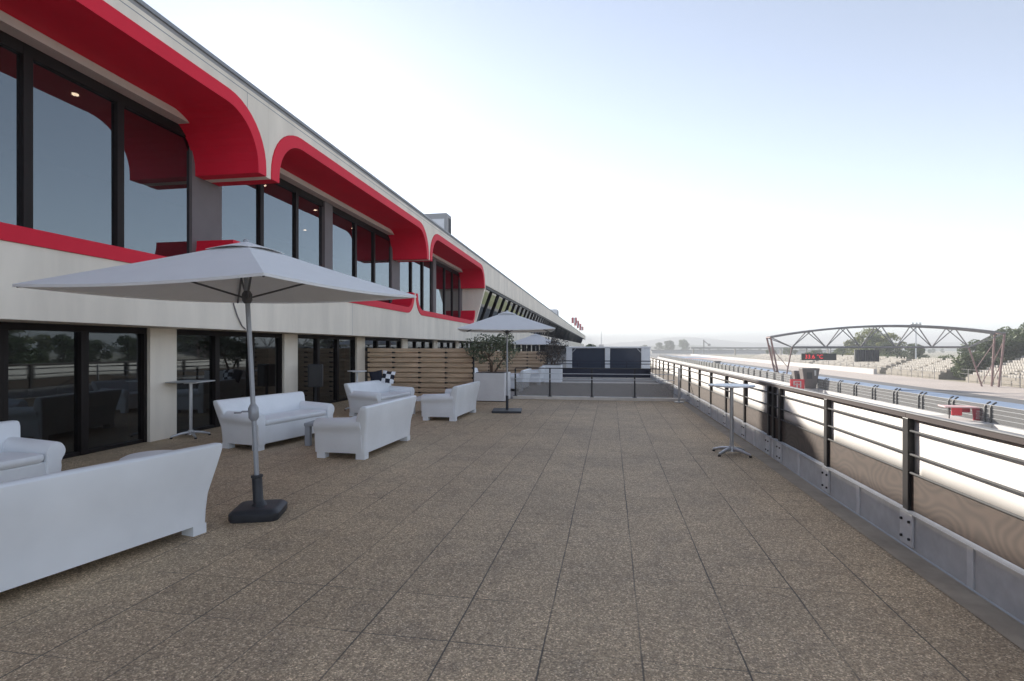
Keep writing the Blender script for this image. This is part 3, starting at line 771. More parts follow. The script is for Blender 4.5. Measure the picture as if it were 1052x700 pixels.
parasol((-3.29, 4.62, 0), R(-5), 1.2, 2.14, 0.46, 'large white parasol on a black block base in the left foreground', lean=(-0.17, 0.02), tilt=(0.004, 0.025))
parasol((-2.54, 13.21, 0), R(10), 1.12, 2.04, 0.45, 'white parasol on a flat black plate in front of the near olive planter', base='plate', crank=False)
parasol((-3.75, 27.2, 0), R(5), 1.3, 1.78, 0.5, 'farthest white parasol beyond the cross railing, behind the farther planter', base='plate', crank=False)

# ------------------------------------------------------------------ planters with olive trees
def leaf_cloud(centers, n, leaf, rng, flat=0.0):
    s = MB()
    for _ in range(n):
        c, r = rng.choice(centers)
        while True:
            p = Vector((rng.uniform(-1, 1), rng.uniform(-1, 1), rng.uniform(-1, 1)))
            if 0.05 < p.length <= 1: break
        p = p.normalized() * (p.length ** 0.55)
        q = Vector((c[0] + p.x * r[0], c[1] + p.y * r[1], c[2] + p.z * r[2]))
        d = Vector((rng.gauss(0, 1), rng.gauss(0, 1), rng.gauss(0, 1) * 0.8)).normalized()
        e = d.cross(Vector((rng.gauss(0, 1), rng.gauss(0, 1), rng.gauss(0, 1)))).normalized()
        l = leaf * rng.uniform(0.6, 1.4); w = l * 0.42
        s.add([q - d * l, q + e * w, q + d * l, q - e * w], [(0, 1, 2, 3)])
    return s

def planter(loc, w, h, label, group='white box planters with small trees'):
    t = thing('planter', label, 'planter', loc, 0, group)
    MB().prism(rrect(w / 2, w / 2, 0.02, 2), 'z', 0.02, h).build('box', M['whitepaint'], t, bevel=0.008)
    MB().prism(rrect(w / 2 - 0.06, w / 2 - 0.06, 0.02, 2), 'z', 0.0, 0.02).build('plinth', M['steel'], t)
    MB().prism(rrect(w / 2 - 0.05, w / 2 - 0.05, 0.02, 2), 'z', h, h + 0.012).build('soil', M['soil'], t)
    return t
planter((-3.52, 15.98, 0), 0.94, 0.84, 'large white box planter at the left end of the cross railing')
def small_tree(loc, label, m, rx, zlo, zhi, seed, n=2600, leaf=0.05):
    rng = random.Random(seed)
    t = thing('small_tree', label, 'tree', loc, 0, 'small trees growing in the box planters')
    H = zhi; tr = MB(); cl = []
    nst = 3
    for k in range(nst):
        a = 2 * PI * k / nst + 0.4; b = Vector((0.07 * math.cos(a), 0.07 * math.sin(a), 0))
        e = Vector((rx * 0.5 * math.cos(a), rx * 0.5 * math.sin(a), zlo + 0.25 * (zhi - zlo)))
        m1 = b.lerp(e, 0.5) + Vector((0.05, 0.03, 0.1))
        tr.tube([b, m1, e], [0.03, 0.024, 0.016], 7)
        for j in range(6):
            a2 = a + rng.uniform(-1.2, 1.2); q = rng.uniform(0.45, 1.0)
            f = Vector((rx * q * math.cos(a2), rx * q * math.sin(a2), rng.uniform(zlo + 0.1 * (zhi - zlo), zhi * 0.98)))
            tr.tube([e, e.lerp(f, 0.5) + Vector((0, 0, 0.06)), f], [0.013, 0.008, 0.004], 5)
            rr = rng.uniform(0.16, 0.3)
            cl.append((f, (rr * 1.1, rr * 1.1, rr * 0.8)))
    cl.append((Vector((0, 0, zlo + 0.55 * (zhi - zlo))), (rx * 0.6, rx * 0.6, (zhi - zlo) * 0.4)))
    tr.build('trunk', M['bark'], t, smooth=True)
    leaf_cloud(cl, n, leaf, rng).build('crown', m, t, recalc=False)
    return t
small_tree((-3.52, 16.0, 0.85), 'olive tree with grey green leaves in the nearer white planter', M['olive'], 0.72, 0.22, 1.08, 3, 2500, 0.042)
planter((-2.62, 24.6, 0), 0.85, 0.8, 'smaller looking white box planter farther off beyond the cross railing')
small_tree((-2.62, 24.6, 0.81), 'purplish thin leaved tree in the farther white planter', M['drybush'], 0.62, 0.1, 1.15, 5, 2000, 0.04)

# ------------------------------------------------------------------ wooden screens
def wood_screen(x0, x1, y, h, npost, label):
    t = thing('wooden_screen', label, 'screen', (x0, y, 0), 0, 'horizontal board screens dividing the terrace')
    W = x1 - x0; bay = W / (npost - 1); rng = random.Random(int(y * 10))
    pitch = 0.158; rows = int(h / pitch); s = MB()
    for k in range(npost):
        pb = MB().box(k * bay - 0.035, k * bay + 0.035, 0.03, 0.09, 0.0, h + 0.01)
        for r_ in range(rows): pb.box(k * bay - 0.03, k * bay + 0.03, -0.022, 0.031, 0.03 + r_ * pitch + 0.117, 0.03 + r_ * pitch + 0.162)
        pb.build('post', M['steel'], t)
    for side, off in ((0.0, 0.0), (0.105, 0.08)):
        for r_ in range(rows if side == 0 else rows - 1):
            z0 = 0.03 + off + r_ * pitch
            for k in range(npost - 1):
                xs = [k * bay + 0.004, k * bay + bay * 0.2, k * bay + bay * 0.5, k * bay + bay * 0.8, (k + 1) * bay - 0.004]
                bow = [0.0, 0.03, 0.045, 0.03, 0.0]; sg = (1 if (r_ + k) % 2 else 0.3) * (1 if side == 0 else -1)
                j = rng.uniform(-0.004, 0.004)
                rings = [[(x, side + 0.025 - q * sg - 0.022, z0 + j), (x, side + 0.025 - q * sg, z0 + j), (x, side + 0.025 - q * sg, z0 + 0.118 + j), (x, side + 0.025 - q * sg - 0.022, z0 + 0.118 + j)] for x, q in zip(xs, bow)]
                s.loft(rings)
    s.build('boards', M['wood'], t)
    return t
wood_screen(-7.72, -4.22, 16.3, 1.6, 4 + 1, 'near wooden board screen behind the checked cushion, left of the olive planter')
wood_screen(-7.72, -3.0, 25.6, 1.55, 6, 'far wooden board screen beyond the cross railing, behind the olive tree')

# ------------------------------------------------------------------ right hand railing in modules, each one a thing
XR = 2.30
def rail_module(y0, y1, label, mesh=M['mesh'], extra_post=False, banner=False):
    t = thing('railing_panel', label, 'railing', (XR + 0.078 - 0.0122 * y0, y0, 0.012), R(0.7), 'railing panels along the terrace edge')
    Ln = y1 - y0
    p = MB().box(-0.012, 0.058, -0.04, 0.04, 0.19, 1.028).build('post', M['steel'], t, bevel=0.004)
    b = MB().box(-0.03, -0.0125, -0.135, 0.045, 0.035, 0.285).build('bracket', M['bracket'], t, bevel=0.004)
    for yy in (-0.10, 0.01):
        for zz in (0.09, 0.225):
            MB().tube([(-0.043, yy, zz), (-0.0305, yy, zz)], 0.011, 8).build('bolt', M['steel'], b)
    if extra_post:
        MB().box(-0.012, 0.058, Ln * 0.55 - 0.04, Ln * 0.55 + 0.04, 0.19, 1.028).build('post', M['steel'], t, bevel=0.004)
        MB().box(0.02, 0.03, 0.042, Ln - 0.042, 0.31, 0.6).build('infill_plate', M['steel'], t)
        MB().box(0.02, 0.03, Ln * 0.55 + 0.041, Ln - 0.06, 0.601, 1.03).build('infill_plate', M['steel'], t)
    hr = [(-0.010, 1.03), (0.042, 1.03), (0.042, 1.066), (-0.010, 1.066)]
    h_ = MB().prism(hr, 'y', 0.002, Ln - 0.002).build('handrail', M['darkrail'], t)
    MB().prism([(-0.014, 1.0665), (0.046, 1.0665), (0.048, 1.071), (0.044, 1.076), (-0.012, 1.076), (-0.016, 1.071)], 'y', 0.001, Ln - 0.001).build('cap', M['capgrey'], h_)
    for z in (0.93, 0.745, 0.6):
        MB().tube([(0.004, 0.041, z), (0.004, Ln - 0.041, z)], 0.0095, 8).build('rail', M['railgrey'], t, smooth=True)
    MB().box(0.012, 0.018, 0.042, Ln - 0.042, 0.305, 0.59).build('mesh_infill', mesh, t)
    rb_ = random.Random(int(y0 * 100))
    nv = 14; g = []; fs = []
    for a_ in range(nv + 1):
        for b_ in range(5):
            yy = 0.045 + (Ln - 0.09) * a_ / nv; zz = 0.585 + 0.44 * b_ / 4
            g.append((0.036 + 0.002 * math.sin(7 * yy + b_ * 0.8 + y0) * math.sin(PI * b_ / 4) + rb_.uniform(-0.0004, 0.0004), yy, zz))
    for a_ in range(nv):
        for b_ in range(4): fs.append((a_ * 5 + b_, (a_ + 1) * 5 + b_, (a_ + 1) * 5 + b_ + 1, a_ * 5 + b_ + 1))
    bn = MB().add(g, fs).build('white_banner', M['bannerwhite'], t, smooth=True)
    sl = bn.modifiers.new('thick', 'SOLIDIFY'); sl.thickness = 0.003; sl.offset = 0
    MB().prism([(-0.012, 0.015), (0.06, 0.015), (0.06, 0.30), (-0.04, 0.30), (-0.04, 0.292), (-0.012, 0.292)], 'y', 0.001, Ln - 0.001).build('kick_beam', M['galv'], t)
    MB().box(-0.022, -0.0125, Ln * 0.5 - 0.03, Ln * 0.5 + 0.03, 0.02, 0.29).build('joint_cover', M['bracket'], t)
    return t
ys = [1.65, 3.22, 4.80, 6.38, 7.95, 8.47, 9.85, 11.3, 12.85, 14.35, 16.0, 17.7, 19.4, 21.1, 22.8, 24.4, 26.0, 27.6, 29.2]
labs = ['railing panel at the extreme right edge of the picture, nearest the viewer', 'nearest full railing panel, cut by the right picture edge, rings showing in its mesh',
        'second railing panel, between the two nearest single black posts', 'railing panel just right of the cluster of black posts',
        'narrow railing panel holding the cluster of black posts', 'railing panel directly behind the bar table base',
        'railing panel behind the bar table top, left half', 'railing panel just beyond the bar table', 'railing panel two beyond the bar table', 'last railing panel on the near side of the cross railing corner']
for i in range(len(ys) - 1):
    lb = labs[i] if i < len(labs) else None
    if lb is None:
        lb = ['first', 'second', 'third', 'fourth', 'fifth', 'sixth', 'seventh', 'eighth'][i - len(labs)] + ' railing panel beyond the cross railing corner on the right edge'
    rail_module(ys[i], ys[i + 1], lb, extra_post=(i in (4,)))
# cross railing at the end of the near terrace
o = MB().box(-3.0, 2.24, 16.56, 16.94, -0.02, 0.075).build('kerb_strip', M['pale_strip']); tag(o, kind='structure')
cx = [-2.95, -1.86, -0.57, 0.71, 1.86]
cl = ['cross railing section nearest the olive planter', 'cross railing section second from the planter', 'cross railing section third from the planter', 'cross railing section ending at the silver corner post']
for i in range(4):
    t = thing('cross_railing', cl[i], 'railing', (cx[i], 16.72, 0.075), 0, 'railing sections across the terrace')
    Ln = cx[i + 1] - cx[i]
    MB().box(-0.022, 0.022, -0.022, 0.022, 0.0, 0.86).build('post', M['steel'], t)
    MB().box(-0.06, 0.06, -0.06, 0.06, 0.0, 0.015).build('foot_plate', M['steel'], t)
    MB().box(0.0, Ln, -0.025, 0.025, 0.861, 0.89).build('handrail', M['steel'], t)
    for z in (0.71, 0.54):
        MB().tube([(0.0, -0.03, z), (Ln, -0.03, z)], 0.011, 6).build('rail', M['galv'], t)
    MB().box(0.022, Ln - 0.024, 0.0, 0.006, 0.02, 0.44).build('mesh_infill', M['mesh2'], t)
t = thing('corner_post', 'silver tubular post on feet where the cross railing meets the right railing', 'post', (1.95, 16.3, 0))
MB().tube([(0, 0, 0.03), (0, 0, 1.0)], 0.03, 12).build('post', M['alu'], t, smooth=True)
MB().disc((0, 0), 0.14, 0.0, 0.03, 20).build('base_plate', M['alu'], t)
# second cross rail with navy banner
t = thing('banner_railing', 'dark rail carrying a long navy banner in front of the dark pavilion', 'railing', (-3.0, 29.0, 0))
for k in range(5):
    MB().box(k * 1.27 - 0.03, k * 1.27 + 0.03, -0.03, 0.03, 0.0, 0.85).build('post', M['banner'], t)
MB().box(0, 5.1, -0.03, 0.03, 0.851, 0.9).build('handrail', M['banner'], t)
MB().box(0, 5.1, -0.015, 0.015, 0.7, 0.74).build('rail', M['banner'], t)
MB().box(0, 5.1, -0.05, -0.032, 0.02, 0.5).build('banner', M['banner'], t)
# pavilion
t = thing('pavilion', 'white framed pavilion with two large dark navy panels at the terrace end', 'pavilion', (-2.55, 31.6, 0))
Wd = 4.75
for x0, x1 in ((0, 0.33), (2.22, 2.5), (Wd - 0.5, Wd)):
    MB().box(x0, x1, -0.12, 0.12, 0.0, 1.55).build('pillar', M['whitepaint'], t, bevel=0.015)
MB().box(-0.03, Wd + 0.03, -0.16, 2.4, 1.551, 1.64).build('roof', M['whitepaint'], t, bevel=0.015)
for x0, x1 in ((0.335, 2.215), (2.505, Wd - 0.505)):
    pn = MB().box(x0, x1, -0.02, 0.02, 0.0, 1.549).build('dark_panel', M['navy'], t)
    sx = x0 if x0 < 1 else x1
    dx = 0.22 if x0 < 1 else -0.22
    MB().bar((sx, -0.06, 1.3), (sx + dx, -0.06, 1.53), 0.03).build('brace', M['alu'], t)
MB().box(0.0, 0.05, 0.13, 2.3, 0.0, 1.549).build('side_panel', M['whitepaint'], t)
MB().box(Wd - 0.05, Wd, 0.13, 2.3, 0.0, 1.549).build('side_panel', M['whitepaint'], t)
# ------------------------------------------------------------------ pit wall and debris fence
XF = 25.0
pw = MB().box(XF - 0.35, XF + 0.3, -40, 300, ZG, -3.45).build('pit_wall', M['wallwhite'], bevel=0.03)
tag(pw, 'long white concrete pit wall under the wire fence beside the pit lane', 'wall')
fe = thing('debris_fence', 'grey wire safety fence with bent top posts along the race track', 'fence', (XF, 0, -3.45))
MB().box(-0.01, 0.01, -40, 300, 0.02, 1.2).build('wire_mesh', M['fencemesh'], fe)
rl = MB()
for z in (0.3, 0.6, 0.9, 1.17): rl.box(-0.03, -0.012, -40, 300, z, z + 0.035)
rl.build('cable_rails', M['coping'], fe)
def postpts(yy): return [(-0.06, yy, 0.0), (-0.06, yy, 1.0), (0.0, yy, 1.15), (0.14, yy, 1.29), (0.28, yy, 1.37)]
pm = MB(); pm.tube(postpts(-0.28), 0.06, 6); pm.tube(postpts(0.28), 0.06, 6)
p0 = pm.build('post', M['darkgrey'], fe, smooth=True); p0.location = (0, 21.4, 0)
for k in range(1, 68):
    q = p0.copy(); COL.objects.link(q); q.parent = fe; q.location = (0, 21.4 + 4.02 * k, 0)
    if 21.4 + 4.02 * k > 298: break

# pit wall stands
def pit_cabin(loc, s, label):
    t = thing('pit_wall_cabin', label, 'cabin', loc)
    rings = []
    for z, w, d in ((0.0, 0.62, 0.5), (0.4, 0.68, 0.55), (2.4, 0.98, 0.7), (2.5, 0.98, 0.7)):
        rings.append([(x * s, y * s, z * s) for x, y in ((-w, -d), (w, -d), (w, d), (-w, d))])
    MB().loft(rings).build('casing', M['hut'], t, bevel=0.03)
    MB().box(-0.5 * s, 0.1 * s, -0.78 * s, -0.765 * s, 1.2 * s, 2.0 * s).build('screen', M['black'], t)
    MB().box(0.35 * s, 0.55 * s, -0.80 * s, -0.785 * s, 1.6 * s, 2.25 * s).build('notice', M['wallwhite'], t)
    return t
pit_cabin((24.0, 72.0, -3.45), 1.0, 'dark trapezoid pit wall cabin beside the red sign')
pit_cabin((24.2, 76.2, -3.45), 0.8, 'smaller dark cabin partly hidden left behind the trapezoid cabin')
pl = MB().box(23.2, 24.64, 70.8, 78, ZG, -3.452).build('cabin_platform', M['wallwhite']); tag(pl, 'low white concrete platform carrying the dark pit wall cabins', 'platform')
t = thing('red_sign', 'red sign board with white marks beside the dark pit wall cabin', 'sign', (22.4, 71.2, ZG))
MB().box(-0.8, 0.8, -0.05, 0.05, 0.5, 2.2).build('board', M['redsign'], t)
mk = MB()
for (a, b_, c, d) in ((-0.45, 0.45, 1.9, 1.98), (-0.45, -0.3, 1.45, 1.9), (0.3, 0.45, 1.2, 1.9), (-0.45, 0.3, 1.5, 1.58), (-0.2, 0.1, 1.68, 1.76), (-0.1, 0.05, 1.0, 1.5), (0.15, 0.55, 0.95, 1.05), (-0.6, 0.6, 0.62, 0.7)):
    mk.box(a, b_, -0.062, -0.052, c, d)
mk.build('white_marks', M['wallwhite'], t)
for sx in (-0.7, 0.7): MB().box(sx - 0.04, sx + 0.04, -0.03, 0.03, 0.0, 0.499).build('leg', M['steel'], t)
sp_ = MB().box(23.3, 24.64, 40.6, 45.6, ZG, -3.452).build('stand_platform', M['wallwhite']); tag(sp_, 'low white concrete platform carrying the red canopied stand', 'platform')
t = thing('pit_wall_stand', 'red canopied pit wall stand with lettered end panel beyond the nearest railing', 'stand', (24.3, 43.0, -3.45), R(-8))
MB().box(-1.25, 1.05, -0.6, 0.6, 0.84, 0.92).build('canopy', M['pinkroof'], t, bevel=0.03)
MB().box(-0.8, -0.2, -0.42, -0.36, 0.3, 0.839).build('red_panel', M['redsign'], t)
pnl = MB().prism([(0.42, 0.0), (0.9, 0.0), (0.95, 0.839), (0.35, 0.839)], 'y', -0.5, -0.44).build('lettered_panel', M['darkred'], t)
lm = MB()
for k in range(4):
    zz = 0.12 + k * 0.155
    lm.box(0.56, 0.78, -0.512, -0.502, zz, zz + 0.022); lm.box(0.56, 0.78, -0.512, -0.502, zz + 0.075, zz + 0.097)
    lm.box((0.56, 0.755, 0.56, 0.66)[k], (0.585, 0.78, 0.585, 0.685)[k], -0.512, -0.502, zz, zz + 0.097)
lm.build('white_letters', M['wallwhite'], pnl)
MB().box(-0.19, 0.40, -0.1, 0.4, 0.5, 0.82).build('inner_shelf', M['darkred'], t)
for sx in (-0.7, 0.8):
    MB().box(sx - 0.03, sx + 0.03, 0.2, 0.26, 0.0, 0.839).build('leg', M['darkgrey'], t)

# ------------------------------------------------------------------ start gantry over the track
YG = 96.0
XA, XB = 25.8, 59.3
g = thing('start_gantry', 'arched rust red steel truss gantry spanning the race track', 'gantry', (0, YG, 0))
def arcz(s): return 3.25 + (3.75 - 3.25) * s + 1.5 * (1 - (2 * s - 1) ** 2)
for dy in (-1.1, 1.1):
    pts = [(XA + (XB - XA) * k / 20, dy, arcz(k / 20)) for k in range(21)]
    MB().tube(pts, 0.16, 8).build('top_chord', M['trussgrey'], g, smooth=True)
ZB0 = 1.62
XC, XD = XA + 3.6, XB - 4.2
MB().tube([(XC, 0, ZB0), (XD, 0, ZB0)], 0.16, 8).build('bottom_chord', M['trussgrey'], g, smooth=True)
nb = 6
for k in range(nb):
    xa = XC + (XD - XC) * k / (nb - 1)
    for sg in (-0.5, 0.5):
        s_ = (xa + sg * (XD - XC) / (nb - 1) - XA) / (XB - XA)
        if k == 0 and sg < 0: s_ = 0.0
        if k == nb - 1 and sg > 0: s_ = 1.0
        for dy in (-1.1, 1.1):
            MB().tube([(xa, 0, ZB0), (XA + (XB - XA) * s_, dy, arcz(s_))], 0.085, 6).build('brace', M['trussgrey'], g)
for xt, xb, xi in ((XA, XA + 1.6, XC), (XB, XB - 0.6, XD)):
    zt = arcz(0) if xt == XA else arcz(1)
    for dy in (-1.1, 1.1):
        MB().tube([(xt, dy, zt), (xb, dy * 0.7, ZG)], 0.15, 8).build('leg', M['truss'], g, smooth=True)
    MB().tube([(xi, 0, ZB0), (xb + (0.9 if xt == XA else -1.8), 0, ZG)], 0.12, 8).build('leg', M['truss'], g, smooth=True)
    MB().tube([(xt, -1.1, zt), (xt, 1.1, zt)], 0.1, 6).build('cross_tie', M['truss'], g)
    for a, b_ in ((0.85, 0.45), (0.45, 0.05)):
        xl = lambda q: xb + (xt - xb) * q
        zz = lambda q: ZG + (zt - ZG) * q
        MB().tube([(xl(a), -1.0, zz(a)), (xl(b_), 0.9, zz(b_))], 0.07, 6).build('brace', M['truss'], g)
        xi2 = lambda q: (xb + (0.9 if xt == XA else -1.8)) + (xi - (xb + (0.9 if xt == XA else -1.8))) * q
        MB().tube([(xl(a), 0.9, zz(a)), (xi2(b_), 0, ZG + (ZB0 - ZG) * b_)], 0.06, 6).build('brace', M['truss'], g)
# display and lamps hanging from the gantry
dp = thing('temperature_display', 'black dot matrix display reading 33.6 °C hanging from the gantry', 'display', (33.3, YG - 0.4, 0.05))
MB().box(-2.6, 2.6, -0.2, 0.2, -0.55, 0.55).build('casing', M['black'], dp)
me = text_mesh('33.6 °C', 0.9); me.materials.append(M['led'])
tx = bpy.data.objects.new('digits', me); COL.objects.link(tx); tx.parent = dp; tx.location = (-0.75, -0.215, 0.0); tx.rotation_euler = (PI / 2, 0, 0)
for sx in (-1.8, 1.8): MB().box(sx - 0.05, sx + 0.05, -0.05, 0.05, 0.55, 1.45).build('hanger', M['trussgrey'], dp)
lp = thing('start_lights', 'black start light board with five columns of lamps hanging from the gantry', 'signal lights', (40.4, YG - 0.4, 0.35))
MB().box(-1.75, 1.75, -0.25, 0.25, -1.05, 0.85).build('casing', M['black'], lp)
for k in range(5):
    for j in range(4):
        x, z = -1.35 + k * 0.675, -0.8 + j * 0.46
        MB().tube([(x, -0.30, z), (x, -0.255, z)], 0.17, 12).build('lamp', M['lens'], lp)
    MB().box(-1.35 + k * 0.675 - 0.3, -1.35 + k * 0.675 - 0.26, -0.33, -0.251, -1.0, 0.8).build('fin', M['trussgrey'], lp)
for sx in (-1.2, 1.2): MB().box(sx - 0.05, sx + 0.05, -0.05, 0.05, 0.85, 1.15).build('hanger', M['trussgrey'], lp)

# ------------------------------------------------------------------ grandstands beyond the track
def grandstand(y0, y1, rows, label, rise=0.42, x0=61.5, fence=True):
    t = thing('grandstand', label, 'grandstand', (x0, y0, ZG), 0, 'open grandstands beyond the track')
    Ln = y1 - y0; dep = 1.05; poly = [(0, 0), (0, 0.9)]
    for r_ in range(rows):
        poly += [(r_ * dep + 0.3, 0.9 + r_ * rise), (r_ * dep + 0.3, 0.9 + (r_ + 1) * rise)]
    poly += [(rows * dep + 0.6, 0.9 + rows * rise), (rows * dep + 0.6, 0)]
    MB().prism(poly, 'y', 0, Ln).build('tiers', M['standcon'], t)
    s = MB(); rng = random.Random(int(y0))
    for r_ in range(rows):
        y = 0.3
        while y < Ln - 0.3:
            if (int(y / 9) * 9 + 1.0) > y: y += 1.0; continue
            x = r_ * dep + 0.75; z = 0.9 + (r_ + 1) * rise
            s.box(x - 0.2, x + 0.2, y, y + 0.42, z + 0.002, z + 0.07)
            s.box(x + 0.2, x + 0.25, y, y + 0.42, z + 0.002, z + 0.42)
            y += 0.62 if rng.random() < 0.94 else 1.3
    so = s.build('seats', M['seat'], t, recalc=False); so['kind'] = 'stuff'
    if fence:
        f = MB(); 
        k = 0.0
        while k < Ln:
            f.box(-0.75, -0.67, k, k + 0.08, 0, 2.3); k += 4.0
        for z in (0.7, 1.5, 2.25): f.box(-0.73, -0.69, 0, Ln, z, z + 0.04)
        f.build('front_fence', M['trussgrey'], t)
    return t
grandstand(116, 136, 6, 'nearer low grandstand of pale seats seen just left of the right gantry legs')
grandstand(139, 182, 6, 'middle grandstand of pale seats seen under the middle of the gantry')
grandstand(90, 108, 9, 'tall bank of pale seats behind the right gantry legs, cut by the right edge')
grandstand(187, 262, 5, 'farthest pale grandstand seen below the temperature display', 0.38, 62)

# ------------------------------------------------------------------ trees beyond the track
def make_tree(kind, seed, n=4200):
    rng = random.Random(seed)
    if kind == 0: H, rx, z0, m, leaf = 9.5, 4.4, 2.6, M['leaf1'], 0.26
    elif kind == 1: H, rx, z0, m, leaf = 11.5, 5.2, 2.0, M['leaf2'], 0.28
    elif kind == 2: H, rx, z0, m, leaf = 8.0, 4.2, 0.8, M['leaf3'], 0.25
    else: H, rx, z0, m, leaf = 3.4, 2.6, 0.2, M['leaf1'], 0.2
    cl = []
    for _ in range(34):
        a = rng.uniform(0, 2 * PI); q = math.sqrt(rng.random()); h = rng.random()
        prof = math.sin(PI * (0.12 + 0.8 * h)) ** 0.7
        c = Vector((rx * 0.78 * q * prof * math.cos(a), rx * 0.78 * q * prof * math.sin(a), z0 + (H - z0) * (0.08 + 0.84 * h)))
        rr = rx * rng.uniform(0.16, 0.34); cl.append((c, (rr, rr, rr * 0.72)))
    tr = MB(); tr.tube([(0, 0, -0.1), (0.1, 0.05, z0), (0.0, 0.1, z0 + (H - z0) * 0.7)], [0.26, 0.2, 0.07], 8)
    for c, r_ in cl[:14]:
        st = Vector((0.08, 0.05, z0 + (c.z - z0) * 0.3)); tr.tube([st, st.lerp(c, 0.5) + Vector((0, 0, 0.2)), c], [0.1, 0.06, 0.025], 5)
    return (tr, leaf_cloud(cl, n, leaf, rng), m)
protos = {}
KL = ['olive green rounded tree', 'yellow green tall tree', 'dark green dense tree', 'low olive bush']
def place_tree(x, y, kind, sc, label, group, z=ZG):
    t = thing('tree', label, 'tree', (x, y, z), random.uniform(0, 6.28), group)
    t.scale = (sc, sc, sc * random.uniform(0.92, 1.06))
    key = (kind, random.randint(0, 1))
    if key not in protos:
        tr, cr, m = make_tree(kind, kind * 10 + key[1])
        a = tr.build('trunk', M['bark'], t, smooth=True); b = cr.build('crown', m, t, recalc=False)
        protos[key] = (a, b)
    else:
        for p in protos[key]:
            q = p.copy(); COL.objects.link(q); q.parent = t
    return t
GT = 'trees standing behind the grandstands'
spec = []
rt = random.Random(5)
for i in range(17): spec.append((rt.uniform(70, 80), 22 + i * 4.6, rt.choice((0, 2, 2, 0, 1)), rt.uniform(0.7, 1.0), ' beyond the track to the right of the tall seat bank', 'trees to the right of the tall seat bank'))
for i in range(12): spec.append((rt.uniform(65, 70), 18 + i * 6.2, 3, rt.uniform(1.0, 1.6), ' under the trees right of the tall seat bank', 'bushes under the trees right of the tall seat bank'))
for x, y, k, s_ in ((77, 101, 2, 1.3), (79, 108, 0, 1.3), (76, 113, 2, 1.3), (83, 118, 2, 1.4), (79, 124, 2, 1.2), (82, 130, 0, 1.1), (80, 137, 2, 1.0)): spec.append((x, y, k, s_, ' behind the tall seat bank at the right gantry legs', 'trees behind the tall seat bank'))
for x, y, k, s_ in ((68, 111.5, 2, 0.95), (71, 113, 2, 1.0), (65, 112.0, 3, 1.5)): spec.append((x, y, k, s_, ' in the gap between the two right grandstands', 'trees between the two right grandstands'))
for x, y, k, s_ in ((85, 172, 2, 0.8), (88, 178, 2, 0.95), (84, 184, 2, 0.95), (87, 189, 1, 1.0), (84, 194, 0, 1.1), (86, 200, 1, 1.1), (90, 206, 0, 1.1), (86, 212, 1, 0.9), (89, 216, 0, 0.85), (86, 224, 0, 0.7)):
    spec.append((x, y, k, s_, ' in the clump above the middle grandstand', 'tree clump above the middle grandstand'))
for i in range(16): spec.append((rt.uniform(71, 80), 116 + i * 7, 3, rt.uniform(0.9, 1.3), ' in the bushy fringe on top of the middle grandstand', 'bushes fringing the grandstand tops'))
for i in range(8): spec.append((rt.uniform(84, 100), 232 + i * 17, 0, rt.uniform(0.5, 0.7), ' in the row receding past the middle grandstand', 'trees receding past the middle grandstand'))
for x, y, k, s_, suf, gr in spec: place_tree(x, y, k, s_, KL[k] + suf, gr)
rng = random.Random(11)
for i in range(44):
    u = i / 43
    x = 22 + u * 330 + rng.uniform(-6, 6); y = 640 + rng.uniform(-40, 40)
    hgt_ = 0.95 * math.exp(-((x - 66) / 26) ** 2) + 0.62
    place_tree(x, y, rng.choice((2, 2, 0)), hgt_ * rng.uniform(0.8, 1.2), 'hazy green tree in the far row below the hills', 'far hazy row of trees below the hills')
place_tree(-9.0, 240, 2, 1.0, 'dark tree just past the far end of the building roof', None)

# ------------------------------------------------------------------ far things
t = thing('footbridge', 'dark flat footbridge crossing far away left of the gantry', 'bridge', (60, 430, ZG))
MB().box(0, 130, -1.2, 1.2, 5.0, 6.2).build('deck', M['trussgrey'], t)
for x in (2, 32, 64, 96, 127): MB().box(x - 0.5, x + 0.5, -0.6, 0.6, 0, 4.999).build('pier', M['standcon'], t)
t = thing('tower_crane', 'small dark mast with a short arm far away above the trees', 'mast', (84, 520, ZG))
MB().box(-0.5, 0.5, -0.5, 0.5, 0, 13).build('mast', M['trussgrey'], t)
MB().bar((-0.5, 0, 12.5), (4.5, 0, 8.5), 0.8).build('arm', M['trussgrey'], t)
MB().box(3.5, 5.8, -1, 1, 7.4, 9.4).build('cabin', M['trussgrey'], t)
t = thing('lighting_mast', 'pale lighting mast with lamp head behind the middle grandstand', 'lamp post', (78.5, 158, ZG))
MB().tube([(0, 0, 0), (0, 0, 12.0)], [0.2, 0.12], 8).build('pole', M['alu'], t)
hd = MB().box(-1.2, 1.2, -0.1, 0.1, 12.0, 12.2).build('head_bar', M['trussgrey'], t)
for k in range(3): MB().box(-1.1 + k * 0.85, -0.6 + k * 0.85, -0.3, -0.1, 12.2, 12.6).build('lamp', M['alu'], t)
t = thing('radio_mast', 'thin pale lattice mast far beyond the building end', 'mast', (-9.5, 560, ZG))
MB().tube([(0, 0, 0), (0, 0, 24)], [0.9, 0.25], 6).build('mast', M['alu'], t)
MB().box(-2.4, 2.4, -1, 1, 0, 9).build('base_cabin', M['greywall'], t)
t = thing('far_pavilion', 'long low pale building far off below the tree line', 'building', (40, 560, ZG))
MB().box(0, 210, -4, 4, 0, 3.2).build('wall', M['greywall'], t)
MB().box(-1, 211, -5, 5, 3.201, 3.7).build('roof', M['trussgrey'], t)
t = thing('marshal_post', 'small dark marshal hut on the verge near the far pit exit', 'hut', (27.2, 148, ZG))
MB().box(-0.7, 0.7, -0.8, 0.8, 0, 2.4).build('hut', M['trussgrey'], t)
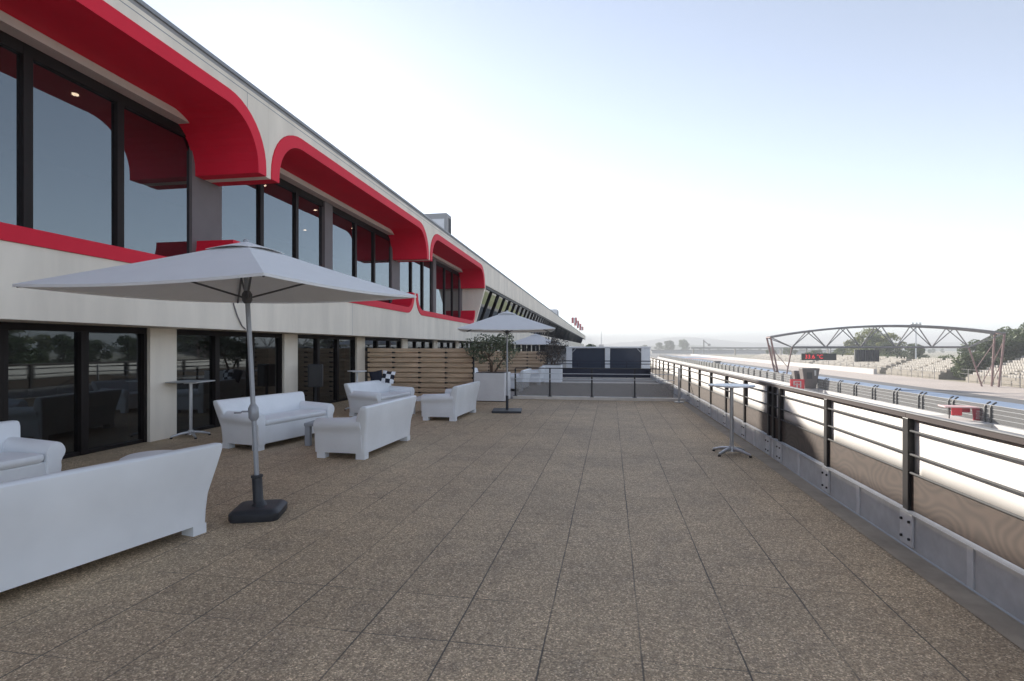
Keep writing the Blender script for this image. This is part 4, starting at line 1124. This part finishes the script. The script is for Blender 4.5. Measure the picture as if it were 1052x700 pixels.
MB().box(-0.9, 0.9, -1.0, 1.0, 2.401, 2.55).build('roof', M['trussgrey'], t)
bw = MB().box(58.5, 59.2, 135, 420, ZG, ZG + 1.2).build('track_barrier', M['wallwhite']); tag(bw, 'low white barrier along the far side of the race track', 'barrier')

def hill(name, y, x0, x1, prof, depth, m, seed):
    rng = random.Random(seed); n = 90; rings = []
    vs = []; fs = []; rows = 7
    ph = [rng.uniform(0, 6) for _ in range(6)]
    for i in range(n + 1):
        u = i / n; x = x0 + (x1 - x0) * u
        h = prof(u) + sum(0.04 * prof(u) * math.sin(u * (9 + 11 * k) + ph[k]) for k in range(6))
        for j in range(rows):
            v = j / (rows - 1); vs.append((x, y + depth * v, ZG - 1 + (h + 1) * math.sin(PI * v) ** 0.8))
    for i in range(n):
        for j in range(rows - 1):
            fs.append((i * rows + j, (i + 1) * rows + j, (i + 1) * rows + j + 1, i * rows + j + 1))
    o = MB().add(vs, fs).build(name, m, smooth=True); tag(o, kind='structure')
hill('hills', 2000, -400, 1900, lambda u: 42 * math.exp(-((u - 0.30) / 0.13) ** 2) + 20 * math.exp(-((u - 0.75) / 0.3) ** 2) + 4, 700, M['hill'], 1)
hill('low_hills', 1000, -300, 1500, lambda u: 9 * math.exp(-((u - 0.24) / 0.06) ** 2) + 8 * math.exp(-((u - 0.7) / 0.35) ** 2) + 1, 300, M['hill'], 2)

# ------------------------------------------------------------------ hazy air
hz = bpy.data.materials.new('haze'); hz.use_nodes = True
hn = hz.node_tree.nodes; hn.remove(hn['Principled BSDF'])
pv = hn.new('ShaderNodeVolumePrincipled'); pv.inputs['Color'].default_value = (0.74, 0.76, 0.79, 1); pv.inputs['Density'].default_value = 0.0010; pv.inputs['Anisotropy'].default_value = 0.0
hz.node_tree.links.new(pv.outputs[0], hn['Material Output'].inputs['Volume'])
o = MB().box(-3600, 3600, -1600, 3600, ZG - 1.0, 62).build('haze', hz); tag(o, 'thin pale haze in the air over the whole circuit', 'haze', kind='stuff')
